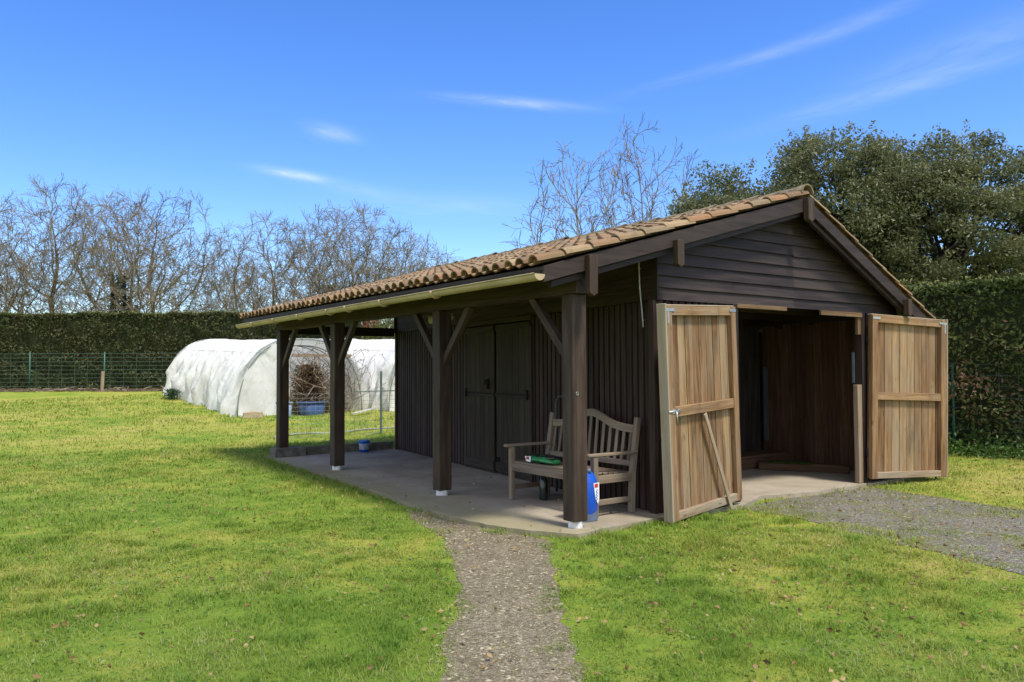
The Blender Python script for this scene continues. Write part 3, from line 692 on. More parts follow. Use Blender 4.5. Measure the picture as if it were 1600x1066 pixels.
# ------------------------------------------------------------------ things on the porch
def bench():
    t = thing('garden_bench', 'weathered wooden slatted garden bench with curved back on the porch', 'bench', (.85, 1.1, .05))
    y0, y1 = .36, 1.86; xf, xb = .58, 1.13; z0 = .052; mid = (y0+y1)/2
    for y in (y0, y1):
        b = MB(); b.box((xf, y, (z0+.68)/2), (.062, .062, .68-z0)); b.build('front_leg', M_bench, t, .004)
        b = MB(); b.beam((xb-.02, y, z0), (xb+.0, y, .50), .062, .06, (1, 0, 0)); b.beam((xb, y, .49), (xb+.09, y, 1.075), .06, .058, (1, 0, 0)); b.build('back_leg', M_bench, t, .004)
        b = MB(); b.box(((xf+xb)/2-.02, y, .70), (xb-xf+.16, .075, .034)); b.build('armrest', M_bench, t, .008)
        b = MB(); b.box(((xf+xb)/2, y, .20), (xb-xf-.07, .04, .055)); b.build('stretcher', M_bench, t, .003)
        b = MB(); b.box(((xf+xb)/2, y, .44), (xb-xf-.07, .045, .085)); b.build('side_rail', M_bench, t, .003)
    b = MB(); b.box((xf-.002, mid, .445), (.04, y1-y0-.066, .095)); b.build('front_rail', M_bench, t, .004)
    b = MB()
    for k in range(7): b.box((xf+.03+k*.080, mid, .503-.004*k), (.064, y1-y0-.07 if 0 < k < 6 else y1-y0-.07, .022))
    b.build('seat', M_bench, t, .003)
    # curved top rail and lower back rail
    b = MB(); n = 24; rg = []
    def ztop(u): return .985+.135*math.exp(-((u-.5)/.20)**2)+.03*math.exp(-((u-.5)/.4)**2)
    for k in range(n+1):
        u = k/n; y = y0+.03+(y1-y0-.06)*u; zt = ztop(u); xx = xb+.075
        rg.append([(xx-.02, y, zt-.085), (xx+.018, y, zt-.085), (xx+.024, y, zt), (xx-.014, y, zt)])
    b.loft(rg, smooth=False); b.build('top_rail', M_bench, t, .003)
    b = MB(); b.box((xb+.02, mid, .575), (.034, y1-y0-.066, .06)); b.build('lower_rail', M_bench, t, .003)
    for k in range(13):
        u = (k+.75)/13.5; y = y0+(y1-y0)*u; b = MB(); b.beam((xb+.018, y, .59), (xb+.074, y, ztop(u)-.07), .040, .016, (1, 0, 0)); b.build('back_slat', M_bench, t, .002)
bench()
def jerrycan(x, y):
    t = thing('jerrycan', 'tall bright blue plastic jerrycan standing beside the nearest porch post', 'jerrycan', (x, y, .052))
    rings = []
    def ring(z, a, bb, p=4.0, cx=0):
        out = []
        for th in np.linspace(0, 2*math.pi, 29)[:-1]:
            c, s = math.cos(th), math.sin(th); out.append((x+cx+a*math.copysign(abs(c)**(2/p), c), y+bb*math.copysign(abs(s)**(2/p), s), z))
        return out
    for z, a, bb in ((.055, .10, .13), (.065, .108, .14), (.30, .112, .144), (.44, .110, .142), (.475, .104, .136), (.50, .094, .124), (.54, .072, .105), (.556, .05, .09)): rings.append(ring(z, a, bb))
    b = MB(); b.loft(rings); b.build('body', M_blue, t)
    b = MB(); b.tube([(x-.055, y-.06, .53), (x-.055, y-.06, .59), (x-.035, y-.04, .63), (x, y, .64), (x+.035, y+.03, .625), (x+.05, y+.05, .58), (x+.05, y+.05, .53)], .022, 10); b.build('handle', M_blue, t)
    b = MB(); b.tube([(x+.0, y-.085, .54), (x+.0, y-.09, .585)], .026, 14); b.build('cap', M_greyplastic, t)
    # label wrapped on the face towards the lawn, and the grey boot
    def patch(z0, z1, y_l, y_r, out, shape=None):
        b = MB(); return b
    fy = y-.1455
    b = MB(); b.prism([(x+.015, fy, .44), (x+.092, fy, .445), (x+.092, fy, .27), (x+.075, fy, .225), (x+.045, fy, .27), (x+.03, fy, .35)], (0, -.002, 0)); lb = b.build('label', M_label, t)
    b = MB(); b.prism([(x+.03, fy-.002, .432), (x+.075, fy-.002, .435), (x+.075, fy-.002, .395), (x+.03, fy-.002, .392)], (0, -.0015, 0)); b.build('red_mark', M_red, lb)
    b = MB(); b.tube([(x+.058+.011*math.sin(k*1.9), fy-.003, .375-.009*k) for k in range(14)], .0035, 5); b.build('blue_script', M_blueprint, lb)
    b = MB(); rr = []
    for z, k in ((.0555, 1.012), (.10, 1.012), (.13, 1.012)): rr.append([(x+(p[0]-x)*k, y+(p[1]-y)*k, z+(.05*max(0, (p[0]-x)/.11) if z > .12 else 0)) for p in ring(z, .11, .142)])
    b.loft(rr, cap=False); b.build('grey_boot', M_greyplastic, t)
jerrycan(.405, .34)
def seed_bag():
    t = thing('seed_bag', 'crumpled green plastic bag lying on the bench seat', 'bag', (.72, 1.42, .515))
    b = MB(); rg = []
    for k in range(13):
        u = k/12; y = 1.18+.48*u; e = math.sin(math.pi*min(1, max(0, .06+u*.9)))**.45
        rg.append([(.73+.135*e*math.cos(a)+random.uniform(-.006, .006), y+random.uniform(-.006, .006), .518+.045*e+.045*e*math.sin(a)*(1+.3*math.sin(5*a+k))+random.uniform(-.004, .004)) for a in np.linspace(0, 2*math.pi, 15)[:-1]])
    b.loft(rg); b.build('body', M_bag, t)
    b = MB(); b.prism([(.592, 1.50, .53), (.592, 1.58, .535), (.60, 1.62, .59), (.60, 1.50, .595)], (-.003, 0, 0)); b.build('white_print', M_label, t)
    b = MB(); b.prism([(.588, 1.53, .555), (.588, 1.585, .56), (.592, 1.57, .59), (.592, 1.53, .588)], (-.003, 0, 0)); b.build('red_print', M_red, t)
    b = MB(); rg = []
    for k in range(9):
        u = k/8; y = 1.20+.46*u; e = math.sin(math.pi*(.1+.8*u))**.4
        rg.append([(.745+.105*e*math.cos(a), y, .585+.03*e*math.sin(a)+random.uniform(-.004, .004)) for a in np.linspace(0, 2*math.pi, 13)[:-1]])
    b.loft(rg); b.build('open_top', M_bagdark, t)
seed_bag()
def bucket(x, y, z):
    t = thing('paint_bucket', 'small blue bucket with pale label standing by the kerb at the far porch end', 'bucket', (x, y, z))
    def rg(r, zz): return [(x+r*math.cos(a), y+r*math.sin(a), z+zz) for a in np.linspace(0, 2*math.pi, 25)[:-1]]
    b = MB(); b.loft([rg(.085, 0), rg(.105, .20)]); b.build('body', M_blue, t)
    b = MB(); b.loft([rg(.0915, .05), rg(.1035, .165)], cap=False); b.build('label', plain('grey_label', (.30, .36, .42), .6, .3, 30), t)
    b = MB(); b.loft([rg(.112, .185), rg(.114, .225), rg(.09, .228)]); b.build('lid', plain('blue_lid', (.012, .14, .42), .4, .15, 8), t)
    b = MB(); b.tube([(x-.10*math.cos(a), y-.10-.02*math.sin(a), z+.17-.11*math.sin(a)) for a in np.linspace(0, math.pi, 11)], .004, 5); b.build('handle', M_metal, t)
bucket(1.62, 8.22, .052)
b = MB(); bz = .05
b.prism([(-.10, 8.26, bz), (.48, 8.26, bz), (.48, 8.26, bz+.15), (.44, 8.27, bz+.165), (-.06, 8.27, bz+.165), (-.10, 8.26, bz+.15)], (0, .30, 0))
tag(b.build('concrete_block', M_block, None, .006), 'dark concrete block carrying the farthest porch post', 'block')
o = bpy.data.objects['concrete_block']
b = MB(); b.box((1.42, 8.47, .12), (1.85, .10, .16)); b.build('kerb', M_block, None, .008); tag(bpy.data.objects['kerb'], 'low concrete kerb along the far end of the porch slab', 'kerb', kind='structure')
# thin pale rod hanging from the porch roof
b = MB(); b.tube([(1.20, .30, 2.92), (1.20, .295, 2.75), (1.205, .29, 2.5), (1.215, .27, 2.25), (1.222, .26, 2.07)], .0075, 7)
t = thing('hanging_rod', 'thin pale rod hanging from the porch roof near the shed corner', 'rod', (1.20, .30, 2.92)); b.build('rod', M_palegrey, t)
for pts_ in ([(1.20, .295, 2.72), (1.23, .295, 2.72)], [(1.222, .262, 2.14), (1.24, .262, 2.15)]):
    b = MB(); b.tube(pts_, .006, 6); b.build('hook', M_metal, t)
# bent pipe behind the bench
b = MB(); b.tube([(1.40, 2.02, .052), (1.40, 2.02, .6), (1.40, 2.02, 1.16), (1.40, 2.0, 1.225), (1.40, 1.95, 1.265), (1.40, 1.88, 1.275), (1.40, 1.78, 1.27), (1.40, 1.72, 1.24)], .017, 9)
tag(b.build('bent_pipe', plain('green_grey_pipe', (.035, .045, .045), .5, .2, 8)), 'dark bent pipe with hooked top standing behind the bench', 'pipe')
# bottle under the bench
t = thing('glass_bottle', 'dark bottle standing on the slab under the bench', 'bottle', (.86, 1.60, .052))
def rg_(r, z): return [(.86+r*math.cos(a), 1.60+r*math.sin(a), z) for a in np.linspace(0, 2*math.pi, 17)[:-1]]
b = MB(); b.loft([rg_(.05, .052), rg_(.052, .07), rg_(.052, .27), rg_(.04, .31), rg_(.018, .35), rg_(.017, .41)]); b.build('body', M_glassy, t)
b = MB(); b.loft([rg_(.02, .405), rg_(.02, .43)]); b.build('cap', M_black, t)
# mossy timber lying inside the garage
b = MB(); b.beam((5.35, 1.92, .11), (5.98, .78, .11), .14, .115); t = thing('timber_beam', 'long timber lying on the garage floor with moss on top', 'timber', (5.6, 1.5, .052)); b.build('timber', M_inner, t, .006)
b = MB(); rg = []
for k in range(11):
    u = k/10; c = Vector((5.35, 1.92, .17)).lerp(Vector((5.80, 1.10, .17)), u); e = math.sin(math.pi*(.08+.84*u))**.5
    rg.append([(c.x+.07*e*math.cos(a), c.y+.05*e*math.cos(a), c.z-.01+(.035+random.uniform(-.008, .012))*e*max(0, math.sin(a))) for a in np.linspace(0, 2*math.pi, 11)[:-1]])
b.loft(rg); b.build('moss', M_moss, t)

# ------------------------------------------------------------------ leaves helper
def leaf_quads(C, L, Wd, rnd, flat=None, droop=None):
    """one bent leaf (two triangles sharing the midrib) per centre"""
    n = len(C); a = RNG.normal(size=(n, 3)); 
    if flat is not None: a[:, 2] *= flat
    a /= np.linalg.norm(a, axis=1)[:, None]; h = RNG.normal(size=(n, 3)); s = np.cross(a, h); s /= np.linalg.norm(s, axis=1)[:, None]
    nn = np.cross(a, s); L = np.broadcast_to(np.asarray(L, float), (n,))[:, None]; Wd = np.broadcast_to(np.asarray(Wd, float), (n,))[:, None]
    v0 = C-a*L*.5; v1 = C+s*Wd*.5+nn*Wd*.15; v2 = C+a*L*.5; v3 = C-s*Wd*.5+nn*Wd*.15
    V = np.stack([v0, v1, v2, v3], 1).reshape(-1, 3); F = np.arange(4*n).reshape(n, 4)
    return V, F, np.repeat(rnd, 4)

# ------------------------------------------------------------------ hedges
def hedge(label, a, b, h, th, n, size, mat_main, seed, tip=True, brown=0, name='hedge'):
    ax, ay = a; bx, by = b; L = math.hypot(bx-ax, by-ay); d = np.array([(bx-ax)/L, (by-ay)/L]); nn = np.array([-d[1], d[0]])
    cx, cy = (ax+bx)/2, (ay+by)/2; z0 = float(G(cx, cy))
    t = thing(name, label, 'hedge', (cx, cy, z0))
    rg = np.random.default_rng(seed)
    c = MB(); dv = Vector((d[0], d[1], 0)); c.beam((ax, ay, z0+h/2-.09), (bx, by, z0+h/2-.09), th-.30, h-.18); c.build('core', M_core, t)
    u = rg.uniform(0, L, n); k = rg.uniform(0, 1, n); z = rg.uniform(.02, h, n); off = np.zeros(n)
    wav = .06*np.sin(u*2.1)+.05*np.sin(u*5.3+z*3)+.05*np.sin(z*6.1+u*1.3)
    front = k < .62; top = (k >= .62) & (k < .82); back = k >= .82
    off = np.where(front, -th/2+wav+rg.exponential(.05, n)-.03, np.where(back, th/2-wav, rg.uniform(-th/2, th/2, n)))
    z = np.where(top, h+.03*np.sin(u*3)+.025*np.sin(u*1.1+1)+.02*np.sin(u*8.3)-rg.exponential(.04, n)+.03, z)
    C = np.stack([ax+d[0]*u+nn[0]*off*-SIDE, ay+d[1]*u+nn[1]*off*-SIDE, z0+z], 1)
    rn = np.clip(rg.normal(.42, .22, n)+.25*np.sin(u*1.7+z*2.9)*np.sin(u*.6-z*1.3), 0, 1)
    sz = size*rg.uniform(.6, 1.3, n)
    if brown:
        pr = np.exp(-((z-1.1)/.75)**2)*brown*(np.sin(u*2.3+z)*np.sin(z*3.1-u) *.5+.6); br = rg.uniform(0, 1, n) < pr
        V, F, rr = leaf_quads(C[br], sz[br], sz[br]*.5, rg.uniform(0, 1, br.sum())); np_mesh('dead_foliage', V, F, rr, M_hedge_dead, t)
        C, sz, rn = C[~br], sz[~br], rn[~br]
    V, F, rr = leaf_quads(C, sz, sz*.5, rn); np_mesh('foliage', V, F, rr, mat_main, t)
    if tip:
        m = n//22; u = rg.uniform(0, L, m); o2 = rg.uniform(-th/2, th/2, m); C = np.stack([ax+d[0]*u+nn[0]*o2, ay+d[1]*u+nn[1]*o2, z0+h+.03*np.sin(u*3)+.025*np.sin(u*1.1+1)+rg.exponential(.045, m)], 1)
        V, F, rr = leaf_quads(C, size*.8, size*.35, rg.uniform(0, 1, m)); np_mesh('clipped_tips', V, F, rr, M_hedge_tip, t)
    return t
SIDE = 1
pA = P(39.8, -38); pB = P(39.8, -7.6)
hedge('tall dark clipped hedge running behind the wire fence and polytunnels', pA, pB, 3.72, 1.4, 90000, .17, M_hedgeL, 3)
SIDE = 1
hedge('tall green clipped hedge with brown lower leaves beside the right garage door', (9.25, 9.5), (11.9, -4.5), 3.12, 1.2, 100000, .105, M_hedgeR, 4, brown=.75)
hedge('low green hedge seen through the porch beyond the polytunnels', P(41, -7.6), P(41, -4.6), 2.9, 1.2, 9000, .16, leaf('mid_green_leaf', [(.03, .07, .012), (.06, .12, .02), (.10, .16, .035)], trans=.3), 5, tip=False)
def bush(label, p, r, h, n, size, mat, seed, name='shrub'):
    z0 = float(G(*p)); t = thing(name, label, 'shrub', (p[0], p[1], z0)); rg = np.random.default_rng(seed)
    dirs = rg.normal(size=(n, 3)); dirs /= np.linalg.norm(dirs, axis=1)[:, None]; rr = rg.uniform(.35, 1, n)**.5*(1+.18*np.sin(dirs[:, 0]*7)*np.cos(dirs[:, 2]*6+dirs[:, 1]*5))
    C = np.stack([p[0]+dirs[:, 0]*r*rr, p[1]+dirs[:, 1]*r*rr, z0+h*.55+dirs[:, 2]*h*.47*rr], 1); C[:, 2] = np.maximum(C[:, 2], z0+.05)
    V, F, r2 = leaf_quads(C, size, size*.5, rg.uniform(0, 1, n)); np_mesh('foliage', V, F, r2, mat, t)
    b = MB()
    for k in range(7):
        a = k*.9; b.tube([(p[0]+.1*math.cos(a), p[1]+.1*math.sin(a), z0), (p[0]+r*.35*math.cos(a), p[1]+r*.35*math.sin(a), z0+h*.4), (p[0]+r*.55*math.cos(a), p[1]+r*.55*math.sin(a), z0+h*.75)], [.03, .02, .008], 5)
    b.build('stem', M_darkbark, t)
bush('yellowish green loose shrub seen through the porch beyond the tunnels', P(38.5, -6.1), 1.25, 3.4, 6500, .13, leaf('olive_leaf', [(.07, .09, .02), (.13, .14, .035), (.20, .18, .06)], trans=.35), 8)
bush('red leaved shrub seen through the porch behind the low hedge', P(43.5, -8.2), 1.3, 4.3, 6500, .15, leaf('red_leaf', [(.14, .03, .02), (.24, .06, .04), (.33, .12, .08)], trans=.35), 9)

# ------------------------------------------------------------------ trees
def seg_mesh(segs, n):
    S = np.array(segs, float); p0, p1, r0, r1 = S[:, 0:3], S[:, 3:6], S[:, 6], S[:, 7]
    d = p1-p0; d /= (np.linalg.norm(d, axis=1)[:, None]+1e-9); ref = np.where(np.abs(d[:, 2:3]) < .9, [[0, 0, 1.]], [[1., 0, 0]])
    a = np.cross(d, ref); a /= np.linalg.norm(a, axis=1)[:, None]; b = np.cross(d, a); V = []
    for p, r in ((p0, r0), (p1, r1)):
        for k in range(n):
            t = 2*math.pi*k/n; V.append(p+(a*math.cos(t)+b*math.sin(t))*r[:, None])
    V = np.stack(V, 1); m = len(S); base = (np.arange(m)*2*n)[:, None]
    F = np.concatenate([base+np.array([[k, (k+1) % n, n+(k+1) % n, n+k]]) for k in range(n)], 0)
    return V.reshape(-1, 3), F
def grow(segs, tips, p, d, r, L, lvl, maxl, up, wig, spread, rg, kids=(2, 4)):
    n = 5 if lvl < 3 else 3; step = L/n; p = np.array(p, float); d = np.array(d, float)
    for i in range(n):
        d = d+rg.normal(0, wig, 3)+np.array([0, 0, up*(1 if lvl > 0 else .3)]); d /= np.linalg.norm(d)
        q = p+d*step; r2 = r*(1-.10 if lvl < 2 else 1-.14); segs.append((*p, *q, r, r2, lvl)); p = q; r = r2
        if lvl < maxl and i >= (2 if lvl == 0 else 1) and i < n-1 and rg.random() < (.6 if lvl else .55):
            child(segs, tips, p, d, r*.6, L*rg.uniform(.5, .75), lvl+1, maxl, up, wig, spread, rg, kids)
    if lvl < maxl:
        for k in range(rg.integers(*kids)):
            child(segs, tips, p, d, r*rg.uniform(.62, .85), L*rg.uniform(.62, .85), lvl+1, maxl, up, wig, spread, rg, kids)
    else: tips.append(tuple(p))
def child(segs, tips, p, d, r, L, lvl, maxl, up, wig, spread, rg, kids):
    s = rg.normal(size=3); s -= d*s.dot(d); s /= np.linalg.norm(s)+1e-9; a = rg.uniform(.5, 1.0)*spread
    grow(segs, tips, p, d*math.cos(a)+s*math.sin(a), max(r, .0045), L, lvl, maxl, up, wig, spread, rg, kids)
def bare_tree_meshes(seed, height, maxl=6, r=.22, L0=None, up=.07, wig=.16, spread=.75, kids=(2, 4), stems=1, thr=2, minr=.009):
    rg = np.random.default_rng(seed); segs = []; tips = []
    for s in range(stems):
        a = rg.uniform(0, 6.3); tl = .22*(stems > 1)+rg.uniform(0, .1)
        grow(segs, tips, (.15*math.cos(a)*(stems > 1), .15*math.sin(a)*(stems > 1), -.15), (tl*math.cos(a), tl*math.sin(a), 1), r, L0 or height*.27, 0, maxl, up, wig, spread, rg, kids)
    S = np.array(segs); top = S[:, 5].max(); k = height/top; S[:, :6] *= k; S[:, 6:8] = np.maximum(S[:, 6:8], minr)
    return S
def make_tree_protos(S, thr):
    big = S[S[:, 8] <= thr]; small = S[S[:, 8] > thr]
    V, F = seg_mesh(big, 7); V2, F2 = seg_mesh(small, 3)
    return (V, F), (V2, F2)
def bare_tree(name, label, loc, S, thr, group, rot=0, ivy=False, scale=1):
    t = thing(name, label, 'tree', loc, group)
    (V, F), (V2, F2) = make_tree_protos(S, thr); T = Matrix.Translation(loc)
    a = np_mesh('trunk', V+np.array(loc), F, None, M_bark, t, True)
    rn = np.repeat(RNG.uniform(0, 1, len(V2)//6), 6); np_mesh('crown', V2+np.array(loc), F2, rn, M_twig, t)
    t.rotation_euler.z = rot
    return t
TREES = [  # forward distance, sideways distance, height, variant, rotation, label, ivy
 (47, -31.2, 10.4, 0, 0.3, 'gnarled bare tree at the left edge of the photo behind the hedge', 0),
 (49, -28.2, 12.1, 1, 1.4, 'bare spreading tree rising highest on the left, behind the hedge', 0),
 (48, -23.6, 11.4, 3, 4.0, 'bare tree with ivy on its straight trunk behind the hedge', 1),
 (46, -20.9, 11.0, 1, 2.6, 'wide bare tree with twisting limbs between ivy trunk and the gap', 0),
 (50, -17.6, 8.4, 2, 0.4, 'small rounded bare tree in the dip of the tree line', 0),
 (47, -14.2, 9.9, 0, 3.3, 'dense bare tree above the far end of the white tunnel', 0),
 (49, -11.2, 10.4, 3, 1.0, 'pale twiggy bare tree above the left end of the tiled roof', 0),
 (46, -9.0, 10.2, 1, 5.2, 'full bare tree standing behind the left part of the roof', 0),
 (49, -6.6, 9.4, 2, 0.1, 'bare tree partly hidden where the tiled roof starts to climb', 0),
 (51, -4.6, 8.4, 3, 5.0, 'last and lowest bare tree of the row above the tiles', 0),
 (56, -35.0, 9.3, 2, 1.0, 'faint bare tree farther back at the far left', 0),
 (56, -26.5, 9.4, 3, 2.0, 'distant bare tree seen between the two tallest left trees', 0),
 (57, -18.8, 8.6, 3, 3.0, 'distant bare tree seen through the crown of the wide twisting one', 0),
 (58, -10.5, 9.6, 2, 2.7, 'distant bare tree seen behind the full one over the roof', 0)]
def colony(seed, H, rx, zb, natt, step=.34, kill=.55, trunk=None, tipr=.012, power=2.35, twigs=3, twl=.55, lift=.12, gnarl=.16, wob=.18, side=True):
    """limbs that grow towards points spread through a domed crown; radii add up towards the trunk"""
    rg = np.random.default_rng(seed); A = []
    zc = zb+(H-zb)*.42
    while len(A) < natt:
        q = rg.uniform(-1, 1, 3); r_ = np.linalg.norm(q)
        lump = 1+wob*math.sin(3.1*math.atan2(q[1], q[0])+seed)*math.cos(2.3*q[2]+seed)
        if r_ > lump or r_ < .25: continue
        A.append((q[0]*rx, q[1]*rx, zc+(q[2]*(H-zc) if q[2] > 0 else q[2]*(zc-zb))))
    A = np.array(A); nodes = [np.array(p, float) for p in (trunk or [(0, 0, -.2)])]; par = [-1]+list(range(len(nodes)-1))
    if trunk is None:
        d = np.array([rg.normal(0, .08), rg.normal(0, .08), 1.])
        while nodes[-1][2] < zb*.75: nodes.append(nodes[-1]+d/np.linalg.norm(d)*step+np.array([*rg.normal(0, .05, 2), 0])); par.append(len(nodes)-2)
    Nn_ = np.array(nodes); D = np.linalg.norm(A[:, None]-Nn_[None], axis=2); near = D.argmin(1); nd = D.min(1); alive = np.ones(len(A), bool); grown = {}
    for it in range(90):
        if not alive.any(): break
        idx = np.where(alive)[0]; new = []; np_ = []
        order = np.argsort(near[idx], kind='stable'); idx = idx[order]; nn_ = near[idx]; cuts = np.flatnonzero(np.diff(nn_))+1
        for grp in np.split(idx, cuts):
            k = near[grp[0]]
            if grown.get(k, 0) >= 3: alive[grp] = False; continue
            grown[k] = grown.get(k, 0)+1; v = A[grp]-nodes[k]; v = (v/np.linalg.norm(v, axis=1)[:, None]).sum(0); v /= np.linalg.norm(v)+1e-9
            if par[k] >= 0: pv = nodes[k]-nodes[par[k]]; v = v+.75*pv/(np.linalg.norm(pv)+1e-9)
            v = v+rg.normal(0, gnarl, 3)+np.array([0, 0, lift]); v /= np.linalg.norm(v)
            new.append(nodes[k]+v*step); np_.append(k)
        if not new: break
        b0 = len(nodes)
        for q, k in zip(new, np_): nodes.append(q); par.append(k)
        NW = np.array(new); D = np.linalg.norm(A[:, None]-NW[None], axis=2); m = D.min(1); better = m < nd
        near = np.where(better, b0+D.argmin(1), near); nd = np.minimum(m, nd); alive &= nd > kill
    n = len(nodes); kidc = [0]*n
    for k in range(n):
        if par[k] >= 0: kidc[par[k]] += 1
    acc = np.zeros(n)
    for k in range(n-1, 0, -1):
        if kidc[k] == 0: acc[k] = tipr**power
        acc[par[k]] += acc[k]
    r = acc**(1/power); segs = []
    for k in range(1, n): segs.append((*nodes[par[k]], *nodes[k], min(r[par[k]], r[k]*1.5), r[k], 0 if r[k] > .05 else 9))
    for k in range(1, n):
        if r[k] < .035:
            dd = nodes[k]-nodes[par[k]]; dd /= np.linalg.norm(dd)
            for m in range(twigs if kidc[k] == 0 else (2 if rg.random() < .3 else 1)):
                d = dd+rg.normal(0, .5, 3)+np.array([0, 0, .15]); p = nodes[k]; L_ = twl*rg.uniform(.5, 1.2)
                for t_ in range(3):
                    d = d/np.linalg.norm(d); q = p+d*L_/3; segs.append((*p, *q, tipr*.8, tipr*.7, 9)); p = q
                    if twl > .6 and t_ < 2 and side:
                        e = d+rg.normal(0, .6, 3); e /= np.linalg.norm(e); segs.append((*p, *(p+e*L_*.4), tipr*.7, tipr*.6, 9))
                    d = d+rg.normal(0, .25, 3)+np.array([0, 0, .1])
    S = np.array(segs); S[:, 6:8] = np.maximum(S[:, 6:8], tipr*.7); return S
VAR = [colony(11, 11, 4.6, 2.0, 1050, kill=.52, step=.32, twl=.9, twigs=5, lift=.06, tipr=.0115, power=1.90), colony(23, 11, 4.2, 2.8, 950, kill=.55, step=.32, gnarl=.22, twl=.9, twigs=5, lift=.06, tipr=.0115, power=1.88), colony(31, 11, 4.0, 1.8, 950, kill=.52, step=.32, trunk=[(0, 0, -.2), (.1, 0, .4), (.3, .1, 1.0)], twl=.9, twigs=5, lift=.06, tipr=.0115, power=2.0), colony(47, 11, 3.7, 3.2, 820, kill=.55, step=.32, gnarl=.18, twl=.9, twigs=4, lift=.06, tipr=.0115, power=1.88)]
print('segments', [len(v) for v in VAR])
protos = {}
for dpt, tt, h, v, rot, lab, ivy in TREES:
    x, y = P(dpt, tt); loc = (x, y, float(G(x, y)))
    if v not in protos:
        o = bare_tree('bare_tree', lab, loc, VAR[v], 2, 'bare trees in a row behind the hedge', rot); protos[v] = o
    else:
        o = copy_tree(protos[v]); o.location = loc; o['label'] = lab
    o.rotation_euler.z = rot; o.scale = (h/11*1.05, h/11*1.05, h/11)
    if ivy:
        rg = np.random.default_rng(77); n = 2600; u = rg.uniform(0, 6.28, n); z = rg.uniform(.2, 6.5, n); r = .30+rg.exponential(.06, n)
        V, F, rr = leaf_quads(np.stack([r*np.cos(u)+x, r*np.sin(u)+y, z+loc[2]], 1), .16, .12, rg.uniform(0, 1, n)); np_mesh('ivy', V, F, rr, M_ivy, o)
YNG = [colony(61, 9, 2.5, 1.0, 700, step=.3, tipr=.011, twigs=2, twl=.8, lift=.12, gnarl=.10, kill=.5, side=True), colony(67, 9, 2.2, 1.2, 640, step=.3, tipr=.011, twigs=2, twl=.8, lift=.12, gnarl=.10, kill=.5, side=True)]
for (dpt, tt, h, S, lab) in ((28, 2.3, 8.9, YNG[0], 'slender bare young tree left of the pair behind the roof ridge'), (28.6, 4.7, 9.7, YNG[1], 'slender bare young tree right of the pair, beside the evergreens')):
    x, y = P(dpt, tt); S = S.copy(); S[:, :6] *= h/9; bare_tree('bare_young_tree', lab, (x, y, float(G(x, y))), S, 1, 'bare young trees behind the shed')

def evergreen(label, loc, top, rx, zb, n, seed, clumps=130, size=.12):
    t = thing('evergreen_tree', label, 'tree', loc, 'evergreen trees behind the right hedge'); rg = np.random.default_rng(seed)
    segs = []; tips = []; zc = (top+zb)/2; hz = (top-zb)/2; L = np.array(loc)
    cl = []
    while len(cl) < clumps:
        d = rg.normal(size=3); d /= np.linalg.norm(d); 
        if d[2] < -.75: continue
        rad = rg.uniform(.45, 1.0)**.6*(1+.16*math.sin(d[0]*5+seed)*math.cos(d[1]*4+d[2]*5))
        cl.append(np.array([d[0]*rx*rad, d[1]*rx*rad, zc+d[2]*hz*rad]))
    cl = np.array(cl)
    # limbs: trunk then a bent limb to every third clump
    tr = [np.array([0, 0, -.1])]
    for k in range(1, 8): tr.append(np.array([.12*math.sin(k*1.3+seed), .12*math.cos(k*1.1+seed), k/7*(zc+hz*.35)]))
    for k in range(7): segs.append((*tr[k], *tr[k+1], .20*(1-k*.1), .20*(1-(k+1)*.1), 0))
    for c in cl[::2]:
        s = tr[rg.integers(2, 7)]; pts = [s]
        for k in range(1, 6):
            u = k/5; pts.append(s+(c-s)*u+np.array([0, 0, .35*math.sin(u*3.1)])+rg.normal(0, .10, 3)*(u < 1))
        for k in range(5): segs.append((*pts[k], *pts[k+1], .075*(1-k*.17), .075*(1-(k+1)*.17), 1))
    V, F = seg_mesh(np.array(segs), 6); np_mesh('trunk', V+L, F, None, M_darkbark, t, True)
    per = n//clumps; C = []; Rn = []
    for c in cl:
        cr = rg.uniform(.42, .85); d = rg.normal(size=(per, 3)); d /= np.linalg.norm(d, axis=1)[:, None]; q = d*(rg.uniform(0, 1, per)**.55)[:, None]*np.array([cr, cr, cr*.68])
        # upright sprigs on the outside of each clump
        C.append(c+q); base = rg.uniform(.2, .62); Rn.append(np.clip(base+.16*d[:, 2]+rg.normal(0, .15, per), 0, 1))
    C = np.concatenate(C); Rn = np.concatenate(Rn)
    ns = 260; sd = rg.normal(size=(ns, 3)); sd[:, 2] = np.abs(sd[:, 2])+.1; sd /= np.linalg.norm(sd, axis=1)[:, None]
    sp = cl[rg.integers(0, len(cl), ns)]+sd*rg.uniform(.45, .95, ns)[:, None]; SC_ = []
    for p in sp: SC_.append(p+np.stack([rg.normal(0, .06, 14), rg.normal(0, .06, 14), rg.uniform(-.1, .16, 14)], 1))
    C = np.concatenate([C]+SC_); Rn = np.concatenate([Rn, rg.uniform(.35, .95, ns*14)])
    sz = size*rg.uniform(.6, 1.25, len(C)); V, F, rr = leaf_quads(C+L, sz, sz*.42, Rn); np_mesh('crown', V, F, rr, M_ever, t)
for dpt, tt, top, rx, zb, n, seed, cn, lab in (
    (24, 6.5, 7.0, 2.1, 2.2, 42000, 1, 110, 'lowest evergreen tree, leftmost of three, just right of the bare young trees'),
    (24.5, 10.1, 8.35, 2.75, 2.9, 68000, 2, 160, 'middle evergreen tree with open gaps directly behind the roof apex'),
    (24, 13.4, 8.15, 2.95, 2.4, 86000, 3, 195, 'broad dense evergreen tree, rightmost, towering over the right hedge')):
    x, y = P(dpt, tt); evergreen(lab, (x, y, float(G(x, y))), top, rx, zb, n, seed, cn)

